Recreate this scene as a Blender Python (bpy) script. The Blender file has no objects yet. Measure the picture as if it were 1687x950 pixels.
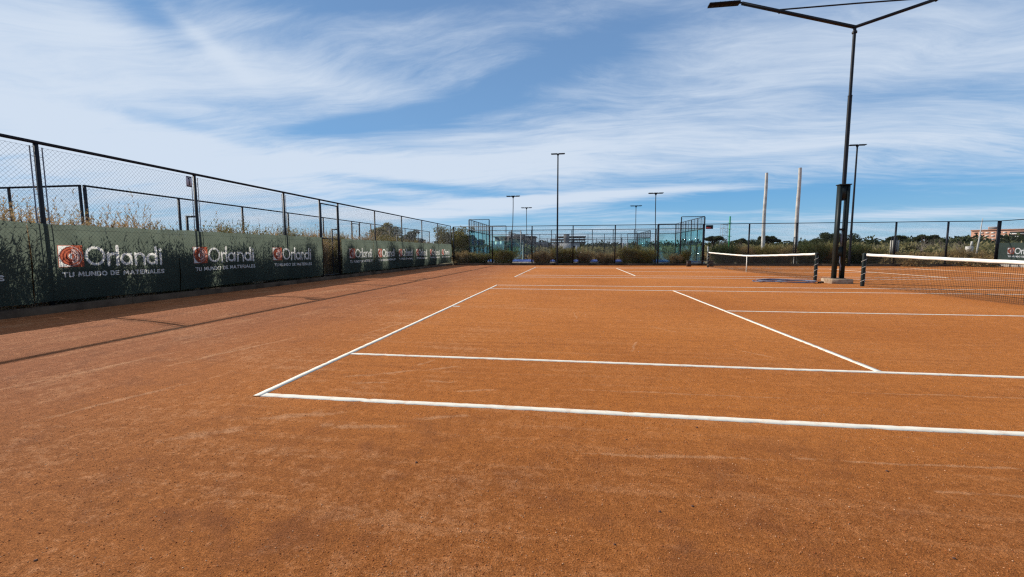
import bpy, math, random
import numpy as np
from mathutils import Vector, Matrix
R = math.radians
rng = np.random.default_rng(7)
random.seed(7)
S = bpy.context.scene
COL = S.collection

# ------------------------------------------------------------------ camera
cam = bpy.data.cameras.new('camera')
cam_o = bpy.data.objects.new('camera', cam)
COL.objects.link(cam_o)
S.camera = cam_o
cam.sensor_width = 36.0
cam.lens = 36.0 * 680.35 / 1687.0
cam.clip_start = 0.05
cam.clip_end = 6000
yaw, pit, rol = R(-8.191), R(-5.218), R(-0.133)
fw = Vector((math.sin(yaw) * math.cos(pit), math.cos(yaw) * math.cos(pit), math.sin(pit)))
r0 = Vector((math.cos(yaw), -math.sin(yaw), 0))
u0 = r0.cross(fw)
r2 = r0 * math.cos(rol) + u0 * math.sin(rol)
u2 = -r0 * math.sin(rol) + u0 * math.cos(rol)
M = Matrix((r2, u2, -fw)).transposed().to_4x4()
M.translation = Vector((2.524, -2.9695, 1.174))
cam_o.matrix_world = M
CAM = Vector((2.524, -2.9695, 1.174))

def pixdir(x, y):
    d = fw * 680.35 + (x - 843.5) * r2 - (y - 475) * u2
    return d.normalized()

# ------------------------------------------------------------------ sun + sky
SUNV = Vector((-1.0, 0.35, 0.655)).normalized()
el = math.asin(SUNV.z)
az = math.atan2(SUNV.x, SUNV.y)
sun = bpy.data.lights.new('sun', 'SUN')
sun.energy = 5.0
sun.angle = R(0.5)
sun.color = (1.0, 0.93, 0.82)
sun_o = bpy.data.objects.new('sun', sun)
COL.objects.link(sun_o)
sun_o.rotation_euler = SUNV.to_track_quat('Z', 'Y').to_euler()

W = bpy.data.worlds.new('World')
S.world = W
W.use_nodes = True
nt = W.node_tree
nt.nodes.clear()
N, L = nt.nodes, nt.links

def val(x):
    return x if hasattr(x, 'is_output') else None

def mth(op, a, b=None, c=None, tree=None, clamp=False):
    t = tree or nt
    n = t.nodes.new('ShaderNodeMath')
    n.operation = op
    n.use_clamp = clamp
    for i, v in enumerate((a, b, c)):
        if v is None:
            continue
        if isinstance(v, (int, float)):
            n.inputs[i].default_value = v
        else:
            t.links.new(v, n.inputs[i])
    return n.outputs[0]

def dotc(vec, c):
    n = N.new('ShaderNodeVectorMath')
    n.operation = 'DOT_PRODUCT'
    L.new(vec, n.inputs[0])
    n.inputs[1].default_value = c
    return n.outputs['Value']

out = N.new('ShaderNodeOutputWorld')
bg = N.new('ShaderNodeBackground')
L.new(bg.outputs[0], out.inputs[0])
SKY = 0.093
bg.inputs[1].default_value = SKY
sky = N.new('ShaderNodeTexSky')
sky.sky_type = 'NISHITA'
sky.sun_disc = False
sky.sun_elevation = el
sky.sun_rotation = az
sky.altitude = 50
sky.air_density = 1.0
sky.dust_density = 0.1
sky.ozone_density = 2.2
tc = N.new('ShaderNodeTexCoord')
D = tc.outputs['Generated']
sep = N.new('ShaderNodeSeparateXYZ')
L.new(D, sep.inputs[0])
zc = mth('ADD', mth('MAXIMUM', sep.outputs[2], 0.0), 0.10)
ux = mth('DIVIDE', sep.outputs[0], zc)
uy = mth('DIVIDE', sep.outputs[1], zc)
comb = N.new('ShaderNodeCombineXYZ')
L.new(ux, comb.inputs[0]); L.new(uy, comb.inputs[1])

def noise(tree, vec, scale, detail=6, rough=0.55, dist=0.0, lac=2.0):
    n = tree.nodes.new('ShaderNodeTexNoise')
    n.inputs['Scale'].default_value = scale
    n.inputs['Detail'].default_value = detail
    n.inputs['Roughness'].default_value = rough
    n.inputs['Distortion'].default_value = dist
    n.inputs['Lacunarity'].default_value = lac
    tree.links.new(vec, n.inputs['Vector'])
    return n.outputs['Fac']

def mapping(tree, vec, loc=(0, 0, 0), rot=(0, 0, 0), scale=(1, 1, 1)):
    n = tree.nodes.new('ShaderNodeMapping')
    n.inputs['Location'].default_value = loc
    n.inputs['Rotation'].default_value = rot
    n.inputs['Scale'].default_value = scale
    tree.links.new(vec, n.inputs['Vector'])
    return n.outputs[0]

def warp(tree, vec, scale, amt):
    n = tree.nodes.new('ShaderNodeTexNoise')
    n.inputs['Scale'].default_value = scale
    n.inputs['Detail'].default_value = 3
    tree.links.new(vec, n.inputs['Vector'])
    s = tree.nodes.new('ShaderNodeVectorMath'); s.operation = 'SUBTRACT'
    tree.links.new(n.outputs['Color'], s.inputs[0]); s.inputs[1].default_value = (.5, .5, .5)
    m = tree.nodes.new('ShaderNodeVectorMath'); m.operation = 'SCALE'
    tree.links.new(s.outputs[0], m.inputs[0]); m.inputs['Scale'].default_value = amt
    a = tree.nodes.new('ShaderNodeVectorMath'); a.operation = 'ADD'
    tree.links.new(vec, a.inputs[0]); tree.links.new(m.outputs[0], a.inputs[1])
    return a.outputs[0]

def smooth(tree, v, a, b, lo=0.0, hi=1.0):
    n = tree.nodes.new('ShaderNodeMapRange')
    n.interpolation_type = 'SMOOTHSTEP'
    n.inputs['From Min'].default_value = a
    n.inputs['From Max'].default_value = b
    n.inputs['To Min'].default_value = lo
    n.inputs['To Max'].default_value = hi
    tree.links.new(v, n.inputs['Value'])
    return n.outputs[0]

# cirrus sheet: noise on a horizontal cloud plane, stretched along the wind
w1 = warp(nt, comb.outputs[0], 0.45, 1.3)
fib = noise(nt, mapping(nt, w1, rot=(0, 0, R(-16)), scale=(0.42, 1.5, 1)), 1.9, 10, 0.61, 0.35)
fib2 = noise(nt, mapping(nt, w1, loc=(3, 7, 0), rot=(0, 0, R(-24)), scale=(0.9, 3.6, 1)), 2.6, 9, 0.70, 0.5)
mass = noise(nt, mapping(nt, comb.outputs[0], loc=(1.3, 4.1, 0), rot=(0, 0, R(-12)), scale=(0.35, 0.9, 1)), 0.8, 4, 0.5, 0.2)
# where the sheet is thick or torn open: soft blobs fixed in the sky
cov = 0.0
BLOBS = [  # px, py, half width, half height, tilt deg, amount
    (60, 130, 330, 130, -20, 0.32), (1350, 110, 380, 90, 4, 0.14), (420, 110, 330, 40, -12, 0.22), (330, 250, 330, 50, -3, 0.24), (760, 275, 460, 40, 3, 0.32), (880, 245, 260, 40, 12, 0.14),
    (600, 200, 160, 20, 10, -0.40), (830, 140, 230, 34, 24, -0.32), (620, 0, 260, 26, 0, -0.30), (255, 25, 80, 40, -28, -0.28), (20, 40, 90, 60, 0, -0.10),
    (1080, 40, 260, 40, 12, -0.12), (1450, 230, 380, 32, 3, 0.12), (1500, 150, 200, 22, 4, -0.10), (680, 305, 160, 9, -6, -0.34), (1560, 60, 200, 60, 0, 0.05),
    (1250, 330, 420, 30, 2, -0.32), (830, 334, 260, 9, 3, 0.46), (740, 352, 200, 8, 2, 0.36), (1040, 317, 220, 6, 3, 0.42), (1600, 330, 200, 20, 2, -0.15),
    (560, 320, 180, 14, -8, -0.10), (300, 205, 160, 12, -14, -0.16), (1500, 352, 260, 7, 2, 0.30), (330, 60, 120, 14, -40, 0.16), (1180, 350, 140, 4, 1, 0.15)]
for px, py, hw, hh, tilt, amt in BLOBS:
    d0 = pixdir(px, py)
    c, s = math.cos(R(tilt)), math.sin(R(tilt))
    e1 = pixdir(px + hw * c, py - hw * s) - d0
    e2 = pixdir(px + hh * s, py + hh * c) - d0
    n1, n2 = e1.length, e2.length
    a1 = e1.normalized(); a2 = (e2 - a1 * e2.dot(a1)); n2 = a2.length; a2.normalize()
    q1 = mth('MULTIPLY_ADD', dotc(D, a1), 1 / n1, -d0.dot(a1) / n1)
    q2 = mth('MULTIPLY_ADD', dotc(D, a2), 1 / n2, -d0.dot(a2) / n2)
    rr = mth('ADD', mth('MULTIPLY', q1, q1), mth('MULTIPLY', q2, q2))
    g = mth('MULTIPLY', mth('EXPONENT', mth('MULTIPLY', rr, -1.0)), amt)
    front = mth('GREATER_THAN', dotc(D, d0), 0.0)
    g = mth('MULTIPLY', g, front)
    cov = mth('ADD', cov, g) if not isinstance(cov, float) else g
dens = mth('ADD', mth('MULTIPLY', fib, 0.72), mth('MULTIPLY', fib2, 0.42))
dens = mth('ADD', dens, mth('MULTIPLY', mass, 0.30))
dens = mth('ADD', dens, cov)
cloud = smooth(nt, dens, 0.48, 1.10)
veil = smooth(nt, sep.outputs[2], 0.06, 0.30, 0.02, 0.16)
cloud = mth('MULTIPLY', mth('MAXIMUM', cloud, mth('ADD', mth('MULTIPLY', cloud, 0.84), veil)), 0.94)
hs = N.new('ShaderNodeHueSaturation')
hs.inputs['Hue'].default_value = 0.497
hs.inputs['Saturation'].default_value = 1.12
hs.inputs['Value'].default_value = 1.0
L.new(sky.outputs[0], hs.inputs['Color'])
tn = N.new('ShaderNodeMix'); tn.data_type = 'RGBA'; tn.blend_type = 'MULTIPLY'; tn.inputs[0].default_value = 1.0
L.new(hs.outputs[0], tn.inputs[6]); 
hz_ = smooth(nt, sep.outputs[2], 0.0, 0.22)
hm = N.new('ShaderNodeMix'); hm.data_type = 'RGBA'
L.new(hz_, hm.inputs[0]); hm.inputs[6].default_value = (0.62, 0.88, 1.18, 1); hm.inputs[7].default_value = (0.92, 1.22, 1.22, 1)
L.new(hm.outputs[2], tn.inputs[7])
ramp = N.new('ShaderNodeValToRGB')
for e_ in range(3): ramp.color_ramp.elements.new(0.5)
for e_, (p_, c_) in zip(ramp.color_ramp.elements, [(0.0, (.36, .60, .80)), (0.05, (.27, .55, .82)), (0.12, (.135, .41, .78)), (0.25, (.10, .315, .67)), (0.6, (.04, .16, .44))]):
    e_.position = p_; e_.color = (*c_, 1)
L.new(sep.outputs[2], ramp.inputs[0])
rs_ = N.new('ShaderNodeMix'); rs_.data_type = 'RGBA'; rs_.blend_type = 'MULTIPLY'; rs_.inputs[0].default_value = 1.0
rs_.clamp_result = False
L.new(ramp.outputs[0], rs_.inputs[6]); rs_.inputs[7].default_value = (9.0, 9.0, 9.0, 1)
az_ = N.new('ShaderNodeMix'); az_.data_type = 'RGBA'; az_.inputs[0].default_value = 0.80
L.new(tn.outputs[2], az_.inputs[6]); L.new(rs_.outputs[2], az_.inputs[7])
mx = N.new('ShaderNodeMix'); mx.data_type = 'RGBA'
L.new(cloud, mx.inputs[0])
L.new(az_.outputs[2], mx.inputs[6])
CB = 8.2
mx.inputs[7].default_value = (0.80 * CB, 0.91 * CB, 1.06 * CB, 1)
L.new(mx.outputs[2], bg.inputs[0])

S.view_settings.view_transform = 'Standard'
S.view_settings.look = 'None'
S.view_settings.gamma = 1.0
S.view_settings.exposure = 0.13
S.render.resolution_x = 1024
S.render.resolution_y = 577
S.cycles.use_denoising = False
S.cycles.filter_width = 1.3
S.cycles.sample_clamp_indirect = 4.0
S.cycles.max_bounces = 6
S.cycles.transparent_max_bounces = 24

# ------------------------------------------------------------------ helpers
def tag(o, label=None, cat=None, group=None, kind=None):
    if label: o['label'] = label
    if cat: o['category'] = cat
    if group: o['group'] = group
    if kind: o['kind'] = kind
    return o

def empty(name, loc=(0, 0, 0)):
    o = bpy.data.objects.new(name, None)
    o.empty_display_size = 0.1
    o.location = loc
    COL.objects.link(o)
    return o

def raw(name, V, F, mat, parent=None, local=True, smooth_=False, midx=None, mats=None):
    """F: (n,k) int array or list of lists. V are world coordinates; with a parent they are shifted to it."""
    V = np.asarray(V, dtype=np.float64).reshape(-1, 3)
    me = bpy.data.meshes.new(name)
    if isinstance(F, np.ndarray):
        n, k = F.shape
        lt = np.full(n, k, dtype=np.int32)
        li = F.astype(np.int32).ravel()
    else:
        lt = np.array([len(f) for f in F], dtype=np.int32)
        li = np.concatenate([np.asarray(f, dtype=np.int32) for f in F]) if len(F) else np.zeros(0, np.int32)
        n = len(F)
    if parent is not None:
        V = V - np.array(parent.location)
        gp = parent.parent
        while gp is not None:
            V = V - np.array(gp.location); gp = gp.parent
    me.vertices.add(len(V)); me.vertices.foreach_set('co', V.ravel())
    me.loops.add(len(li)); me.loops.foreach_set('vertex_index', li)
    me.polygons.add(n)
    ls = np.zeros(n, np.int32); ls[1:] = np.cumsum(lt)[:-1]
    me.polygons.foreach_set('loop_start', ls)
    me.polygons.foreach_set('loop_total', lt)
    for m in (mats or [mat]):
        me.materials.append(m)
    if midx is not None:
        me.polygons.foreach_set('material_index', np.asarray(midx, np.int32))
    if smooth_:
        me.polygons.foreach_set('use_smooth', np.ones(n, bool))
    me.update(calc_edges=True)
    me.validate()
    o = bpy.data.objects.new(name, me)
    COL.objects.link(o)
    if parent is not None:
        o.parent = parent
    return o

class MB:
    def __init__(s):
        s.v = []; s.f = []; s.n = 0; s.mi = []; s.cur = 0
    def add(s, v, f):
        s.v.append(np.asarray(v, float).reshape(-1, 3))
        for q in f:
            s.f.append([i + s.n for i in q]); s.mi.append(s.cur)
        s.n += len(s.v[-1])
        return s
    def box(s, a, b):
        x0, y0, z0 = a; x1, y1, z1 = b
        v = [(x0, y0, z0), (x1, y0, z0), (x1, y1, z0), (x0, y1, z0), (x0, y0, z1), (x1, y0, z1), (x1, y1, z1), (x0, y1, z1)]
        return s.add(v, [(0, 3, 2, 1), (4, 5, 6, 7), (0, 1, 5, 4), (1, 2, 6, 5), (2, 3, 7, 6), (3, 0, 4, 7)])
    def cbox(s, a, b, c=0.01):
        """box with chamfered vertical and top edges"""
        x0, y0, z0 = a; x1, y1, z1 = b
        def ring(i, z):
            return [(x0 + i + c, y0 + i, z), (x1 - i - c, y0 + i, z), (x1 - i, y0 + i + c, z), (x1 - i, y1 - i - c, z), (x1 - i - c, y1 - i, z), (x0 + i + c, y1 - i, z), (x0 + i, y1 - i - c, z), (x0 + i, y0 + i + c, z)]
        v = ring(0, z0) + ring(0, z1 - c) + ring(c, z1)
        f = [tuple(range(7, -1, -1)), tuple(range(16, 24))]
        for k in (0, 8):
            for i in range(8):
                j = (i + 1) % 8
                f.append((k + i, k + j, k + 8 + j, k + 8 + i))
        return s.add(v, f)
    def tube(s, pts, r, n=8, cap=True):
        pts = [Vector(p) for p in pts]
        rs = r if isinstance(r, (list, tuple)) else [r] * len(pts)
        V = []; 
        for i, p in enumerate(pts):
            t = (pts[min(i + 1, len(pts) - 1)] - pts[max(i - 1, 0)]).normalized()
            a = Vector((0, 0, 1)) if abs(t.z) < .9 else Vector((1, 0, 0))
            e = t.cross(a).normalized(); g = t.cross(e).normalized()
            for k in range(n):
                an = 2 * math.pi * k / n + math.pi / n
                V.append(p + e * rs[i] * math.cos(an) + g * rs[i] * math.sin(an))
        F = []
        for i in range(len(pts) - 1):
            for k in range(n):
                k2 = (k + 1) % n
                F.append((i * n + k, i * n + k2, (i + 1) * n + k2, (i + 1) * n + k))
        if cap:
            F.append(tuple(range(n - 1, -1, -1))); F.append(tuple(range((len(pts) - 1) * n, len(pts) * n)))
        return s.add([tuple(v) for v in V], F)
    def build(s, name, mat, parent=None, smooth_=False, mats=None):
        return raw(name, np.concatenate(s.v), s.f, mat, parent, smooth_=smooth_, midx=s.mi if mats else None, mats=mats)

def shade_auto(o, ang=40):
    me = o.data
    me.polygons.foreach_set('use_smooth', np.ones(len(me.polygons), bool))
    me.set_sharp_from_angle(angle=R(ang))
    return o

# ------------------------------------------------------------------ materials
def newmat(name):
    m = bpy.data.materials.new(name)
    m.use_nodes = True
    t = m.node_tree
    b = t.nodes['Principled BSDF']
    return m, t, b

def objcoord(t):
    g = t.nodes.new('ShaderNodeNewGeometry')
    return g.outputs['Position']

def rgb(t, fac, stops):
    n = t.nodes.new('ShaderNodeValToRGB')
    cr = n.color_ramp
    while len(cr.elements) < len(stops):
        cr.elements.new(0.5)
    for e, (p, c) in zip(cr.elements, stops):
        e.position = p; e.color = (*c, 1)
    t.links.new(fac, n.inputs[0])
    return n.outputs[0]

def mixc(t, fac, a, b, blend='MIX'):
    n = t.nodes.new('ShaderNodeMix'); n.data_type = 'RGBA'; n.blend_type = blend
    for i, v in ((0, fac), (6, a), (7, b)):
        if isinstance(v, (int, float)): n.inputs[i].default_value = v
        elif isinstance(v, tuple): n.inputs[i].default_value = (*v, 1)
        else: t.links.new(v, n.inputs[i])
    return n.outputs[2]

def bump(t, h, strength, dist, prev=None):
    n = t.nodes.new('ShaderNodeBump')
    n.inputs['Strength'].default_value = strength
    n.inputs['Distance'].default_value = dist
    t.links.new(h, n.inputs['Height'])
    if prev is not None: t.links.new(prev, n.inputs['Normal'])
    return n.outputs[0]

def simple(name, c1, c2=None, scale=6, rough=0.6, metal=0.0, bmp=0.0, bscale=60, spec=0.4):
    m, t, b = newmat(name)
    P = objcoord(t)
    f = noise(t, P, scale, 5, 0.6)
    c2 = c2 or tuple(x * 0.75 for x in c1)
    t.links.new(rgb(t, f, [(0.35, c2), (0.65, c1)]), b.inputs['Base Color'])
    b.inputs['Roughness'].default_value = rough
    b.inputs['Metallic'].default_value = metal
    b.inputs['Specular IOR Level'].default_value = spec
    if bmp:
        t.links.new(bump(t, noise(t, P, bscale, 4, 0.6), bmp, 0.01), b.inputs['Normal'])
    return m

def leafmat(name, cols, trans=0.35, rough=0.7):
    m, t, b = newmat(name)
    g = t.nodes.new('ShaderNodeNewGeometry')
    col = rgb(t, g.outputs['Random Per Island'], [(i / max(1, len(cols) - 1), c) for i, c in enumerate(cols)])
    big = noise(t, g.outputs['Position'], 1.4, 3, 0.5)
    col = mixc(t, 1.0, col, rgb(t, big, [(0.3, (0.7, 0.7, 0.7)), (0.7, (1.25, 1.2, 1.1))]), 'MULTIPLY')
    t.links.new(col, b.inputs['Base Color'])
    b.inputs['Roughness'].default_value = rough
    b.inputs['Specular IOR Level'].default_value = 0.2
    tr = t.nodes.new('ShaderNodeBsdfTranslucent')
    t.links.new(col, tr.inputs['Color'])
    ms = t.nodes.new('ShaderNodeMixShader'); ms.inputs[0].default_value = trans
    t.links.new(b.outputs[0], ms.inputs[1]); t.links.new(tr.outputs[0], ms.inputs[2])
    t.links.new(ms.outputs[0], t.nodes['Material Output'].inputs[0])
    return m

def clay_material():
    m, t, b = newmat('clay')
    P = objcoord(t)
    # big patches, drag-mat streaks along both directions, mid mottling, grain
    big = noise(t, P, 0.22, 4, 0.55)
    mid = noise(t, P, 1.7, 6, 0.65, 0.4)
    st1 = noise(t, mapping(t, warp(t, P, 0.6, 0.15), rot=(0, 0, R(4)), scale=(0.35, 9, 1)), 1.0, 6, 0.65)
    st2 = noise(t, mapping(t, warp(t, P, 0.6, 0.2), rot=(0, 0, R(-6)), scale=(7, 0.4, 1)), 1.0, 6, 0.65)
    sepn = t.nodes.new('ShaderNodeSeparateXYZ'); t.links.new(P, sepn.inputs[0])
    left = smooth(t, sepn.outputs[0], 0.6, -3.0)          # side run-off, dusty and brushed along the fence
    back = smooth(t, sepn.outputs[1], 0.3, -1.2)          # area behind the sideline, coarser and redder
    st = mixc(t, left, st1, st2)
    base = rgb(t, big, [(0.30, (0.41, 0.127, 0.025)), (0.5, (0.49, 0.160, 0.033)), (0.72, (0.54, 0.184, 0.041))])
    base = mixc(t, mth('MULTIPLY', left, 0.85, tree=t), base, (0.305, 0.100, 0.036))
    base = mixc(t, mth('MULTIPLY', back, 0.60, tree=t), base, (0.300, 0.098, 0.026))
    near = mth('MAXIMUM', left, back, tree=t)
    g1 = noise(t, P, 150, 3, 0.75)
    g2 = noise(t, P, 38, 5, 0.75)
    g3 = noise(t, P, 11, 5, 0.7, 0.3)
    # damp dark patches with ragged grain-scale edges
    rag = mth('ADD', mid, mth('MULTIPLY', mth('SUBTRACT', g2, 0.5, tree=t), 0.30, tree=t), tree=t)
    damp = smooth(t, rag, 0.50, 0.70)
    damp = mth('MULTIPLY', damp, mth('MULTIPLY_ADD', near, 0.50, 0.12, tree=t), tree=t)
    base = mixc(t, damp, base, (0.190, 0.062, 0.024))
    # pale dry crust, broken into small angular flakes
    mid2 = noise(t, mapping(t, P, loc=(5, 2, 0)), 0.75, 5, 0.6, 0.4)
    fl = mth('ADD', mth('MULTIPLY', g3, 0.55, tree=t), mth('MULTIPLY', mid2, 0.65, tree=t), tree=t)
    fl = mth('ADD', fl, mth('MULTIPLY', mth('SUBTRACT', st, 0.5, tree=t), 0.45, tree=t), tree=t)
    fl = mth('ADD', fl, mth('MULTIPLY', mth('SUBTRACT', g2, 0.5, tree=t), 0.40, tree=t), tree=t)
    sc = smooth(t, fl, 0.60, 0.76)
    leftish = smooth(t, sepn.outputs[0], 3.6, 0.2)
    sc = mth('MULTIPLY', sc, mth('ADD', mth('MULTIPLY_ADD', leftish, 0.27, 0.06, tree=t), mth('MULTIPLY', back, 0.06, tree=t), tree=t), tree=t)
    base = mixc(t, sc, base, (0.56, 0.275, 0.130))
    # slide and foot marks: single pale strokes with broken edges
    strokes = [(.55, .62, 20, .30, .045), (.85, .75, 28, .34, .05), (1.25, .95, 35, .30, .04), (.75, .42, 10, .30, .035), (1.35, .55, -5, .25, .05), (1.0, 1.12, 60, .22, .04),
               (1.75, .35, 15, .3, .03), (.6, -.35, 15, .45, .07), (1.1, -.45, 5, .5, .06), (1.6, -.25, 20, .35, .05), (.2, -.7, 30, .4, .08), (-1.4, 1.4, 75, 1.2, .05), (-2.2, .4, 80, 1.3, .06), (-1.0, -.2, 70, .9, .05),
               (-.3, 2.9, 80, .9, .035), (3.1, -.6, 4, .9, .03), (4.6, -.5, 2, 1.3, .02), (4.8, -.75, 3, .8, .025), (3.4, .5, 1, 1.6, .02), (5.6, .75, 2, 1.4, .02), (3.3, 2.2, 75, .5, .03), (3.9, 3.4, 120, .6, .02), (2.6, 4.6, 95, .8, .02), (4.6, 2.0, 130, .4, .03)]
    marks = None
    wp = warp(t, P, 3.0, 0.10)
    ws = t.nodes.new('ShaderNodeSeparateXYZ'); t.links.new(wp, ws.inputs[0])
    for (mx_, my_, ang, lx, ly) in strokes:
        ca, sa = math.cos(R(ang)), math.sin(R(ang))
        qa = mth('MULTIPLY_ADD', ws.outputs[0], ca / lx, mth('MULTIPLY_ADD', ws.outputs[1], sa / lx, -(mx_ * ca + my_ * sa) / lx, tree=t), tree=t)
        qb = mth('MULTIPLY_ADD', ws.outputs[0], -sa / ly, mth('MULTIPLY_ADD', ws.outputs[1], ca / ly, (mx_ * sa - my_ * ca) / ly, tree=t), tree=t)
        e_ = mth('EXPONENT', mth('MULTIPLY', mth('ADD', mth('MULTIPLY', qa, qa, tree=t), mth('MULTIPLY', qb, qb, tree=t), tree=t), -1.0, tree=t), tree=t)
        marks = e_ if marks is None else mth('MAXIMUM', marks, e_, tree=t)
    mk = mth('ADD', marks, mth('MULTIPLY', mth('SUBTRACT', g3, 0.5, tree=t), 1.6, tree=t), tree=t)
    mk = mth('MULTIPLY', smooth(t, mk, 0.55, 0.95), mth('POWER', marks, 0.5, tree=t), tree=t)
    base = mixc(t, mth('MULTIPLY', mk, 0.62, tree=t), base, (0.56, 0.27, 0.125))
    # brushed streaks left by the drag mat
    bs = mth('ADD', st, mth('MULTIPLY', mth('SUBTRACT', g3, 0.5, tree=t), 0.25, tree=t), tree=t)
    base = mixc(t, mth('MULTIPLY', smooth(t, bs, 0.50, 0.72), 0.26, tree=t), base, (0.52, 0.225, 0.09))
    base = mixc(t, mth('MULTIPLY', smooth(t, bs, 0.50, 0.30), 0.30, tree=t), base, (0.25, 0.078, 0.022))
    fine_st = noise(t, mapping(t, P, rot=(0, 0, R(2)), scale=(0.8, 26, 1)), 1.0, 4, 0.7)
    fine_st = smooth(t, mth('ADD', fine_st, mth('MULTIPLY', mth('SUBTRACT', g2, 0.5, tree=t), 0.3, tree=t), tree=t), 0.57, 0.74)
    base = mixc(t, mth('MULTIPLY', fine_st, 0.25, tree=t), base, (0.56, 0.25, 0.10))
    g0 = base
    base = mixc(t, 1.0, base, rgb(t, g1, [(0.32, (0.50, 0.48, 0.46)), (0.50, (1.0, 1.0, 1.0)), (0.68, (1.60, 1.68, 1.8))]), 'MULTIPLY')
    base = mixc(t, 1.0, base, rgb(t, g2, [(0.30, (0.66, 0.64, 0.62)), (0.70, (1.30, 1.33, 1.36))]), 'MULTIPLY')
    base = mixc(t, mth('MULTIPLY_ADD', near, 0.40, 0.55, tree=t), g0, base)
    base = mixc(t, 1.0, base, rgb(t, g3, [(0.30, (0.86, 0.85, 0.84)), (0.70, (1.12, 1.13, 1.14))]), 'MULTIPLY')
    t.links.new(base, b.inputs['Base Color'])
    b.inputs['Roughness'].default_value = 0.95
    b.inputs['Specular IOR Level'].default_value = 0.12
    n1 = bump(t, g2, 0.75, 0.018)
    n2 = bump(t, g1, 0.95, 0.009, n1)
    n3 = bump(t, mid, 0.35, 0.06, n2)
    n4 = bump(t, st, 0.35, 0.03, n3)
    t.links.new(n4, b.inputs['Normal'])
    return m

CLAY = clay_material()
IRON = simple('painted_iron', (0.010, 0.012, 0.018), (0.006, 0.007, 0.010), 9, 0.45, 0.0, spec=0.25)
IRONG = simple('dark_green_iron', (0.010, 0.018, 0.017), (0.006, 0.011, 0.011), 9, 0.5, spec=0.25)
WIRE = simple('galvanised_wire', (0.10, 0.11, 0.125), (0.06, 0.065, 0.075), 4, 0.5, 0.3)
GALV = simple('galvanised_rod', (0.20, 0.20, 0.23), (0.10, 0.10, 0.12), 7, 0.45, 0.6)
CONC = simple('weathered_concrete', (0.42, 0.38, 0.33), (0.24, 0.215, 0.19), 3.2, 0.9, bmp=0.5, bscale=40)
CONCD = simple('dirty_shaded_kerb_concrete', (0.115, 0.078, 0.052), (0.035, 0.022, 0.015), 1.3, 0.95, bmp=0.6, bscale=30, spec=.1)  # dirty concrete, its colour also darkened to carry the shade under the fences
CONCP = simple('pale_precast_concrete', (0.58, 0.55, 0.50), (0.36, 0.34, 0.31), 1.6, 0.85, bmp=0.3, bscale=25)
WHITE = simple('white_tape', (0.84, 0.82, 0.76), (0.72, 0.68, 0.60), 5, 0.6)
ROPE = simple('white_rope', (0.70, 0.68, 0.62), (0.5, 0.47, 0.42), 20, 0.8)
NETM = simple('black_net_cord', (0.020, 0.020, 0.020), (0.012, 0.012, 0.012), 10, 0.8)
HOSE = simple('blue_hose', (0.17, 0.19, 0.28), (0.08, 0.09, 0.15), 5, 0.45)
HOSEG = simple('grey_hose', (0.25, 0.27, 0.33), (0.15, 0.16, 0.2), 5, 0.5)
BLACK = simple('black_plastic', (0.008, 0.008, 0.010), None, 5, 0.6, spec=.15)
LENS = simple('grey_lamp_lens', (0.016, 0.017, 0.02), (0.01, 0.01, 0.012), 30, 0.5, spec=.1)
BLUE = simple('blue_padel_turf', (0.030, 0.075, 0.30), (0.020, 0.050, 0.22), 2, 0.9, bmp=0.4, bscale=200)
WOOD = simple('dark_wood', (0.05, 0.03, 0.022), (0.025, 0.016, 0.012), 8, 0.6)
RED = simple('red_paint', (0.45, 0.03, 0.03), None, 8, 0.5)
GREENP = simple('green_paint', (0.03, 0.33, 0.13), (0.02, 0.22, 0.09), 3, 0.5)
PLATE = simple('grey_number_plate', (0.55, 0.52, 0.58), (0.48, 0.46, 0.52), 6, 0.6)

def tape_material():
    m, t, b = newmat('court_line_tape')
    P = objcoord(t)
    f = noise(t, P, 9, 6, 0.7)
    f2 = noise(t, P, 130, 3, 0.7)
    dirt = mth('MULTIPLY', smooth(t, mth('ADD', f, mth('MULTIPLY', f2, 0.45, tree=t), tree=t), 0.72, 0.90), 0.50, tree=t)
    c = mixc(t, dirt, (0.80, 0.725, 0.585), (0.58, 0.30, 0.15))
    t.links.new(c, b.inputs['Base Color'])
    b.inputs['Roughness'].default_value = 0.65
    return m
TAPE = tape_material()

def cloth_material(name, col, tr_col, trans, open_):
    m, t, b = newmat(name)
    P = objcoord(t)
    f = noise(t, P, 2.3, 5, 0.6)
    v = rgb(t, f, [(0.3, (0.86, 0.86, 0.86)), (0.7, (1.1, 1.1, 1.1))])
    c = mixc(t, 1.0, col, v, 'MULTIPLY'); c2 = mixc(t, 1.0, tr_col, v, 'MULTIPLY')
    t.links.new(c, b.inputs['Base Color'])
    b.inputs['Roughness'].default_value = 0.75
    b.inputs['Specular IOR Level'].default_value = 0.25
    tr = t.nodes.new('ShaderNodeBsdfTranslucent'); t.links.new(c2, tr.inputs['Color'])
    tp = t.nodes.new('ShaderNodeBsdfTransparent')
    m1 = t.nodes.new('ShaderNodeMixShader'); m1.inputs[0].default_value = trans
    t.links.new(b.outputs[0], m1.inputs[1]); t.links.new(tr.outputs[0], m1.inputs[2])
    m2 = t.nodes.new('ShaderNodeMixShader'); m2.inputs[0].default_value = open_
    t.links.new(m1.outputs[0], m2.inputs[1]); t.links.new(tp.outputs[0], m2.inputs[2])
    t.links.new(m2.outputs[0], t.nodes['Material Output'].inputs[0])
    return m
C_GREEN = cloth_material('green_screen_cloth', (0.042, 0.060, 0.050), (0.155, 0.190, 0.150), 0.55, 0.04)
C_WHITE = cloth_material('white_print', (0.80, 0.80, 0.80), (0.92, 0.90, 0.82), 0.55, 0.0)
C_RED = cloth_material('orange_red_print', (0.38, 0.095, 0.055), (0.55, 0.14, 0.075), 0.55, 0.0)
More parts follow.
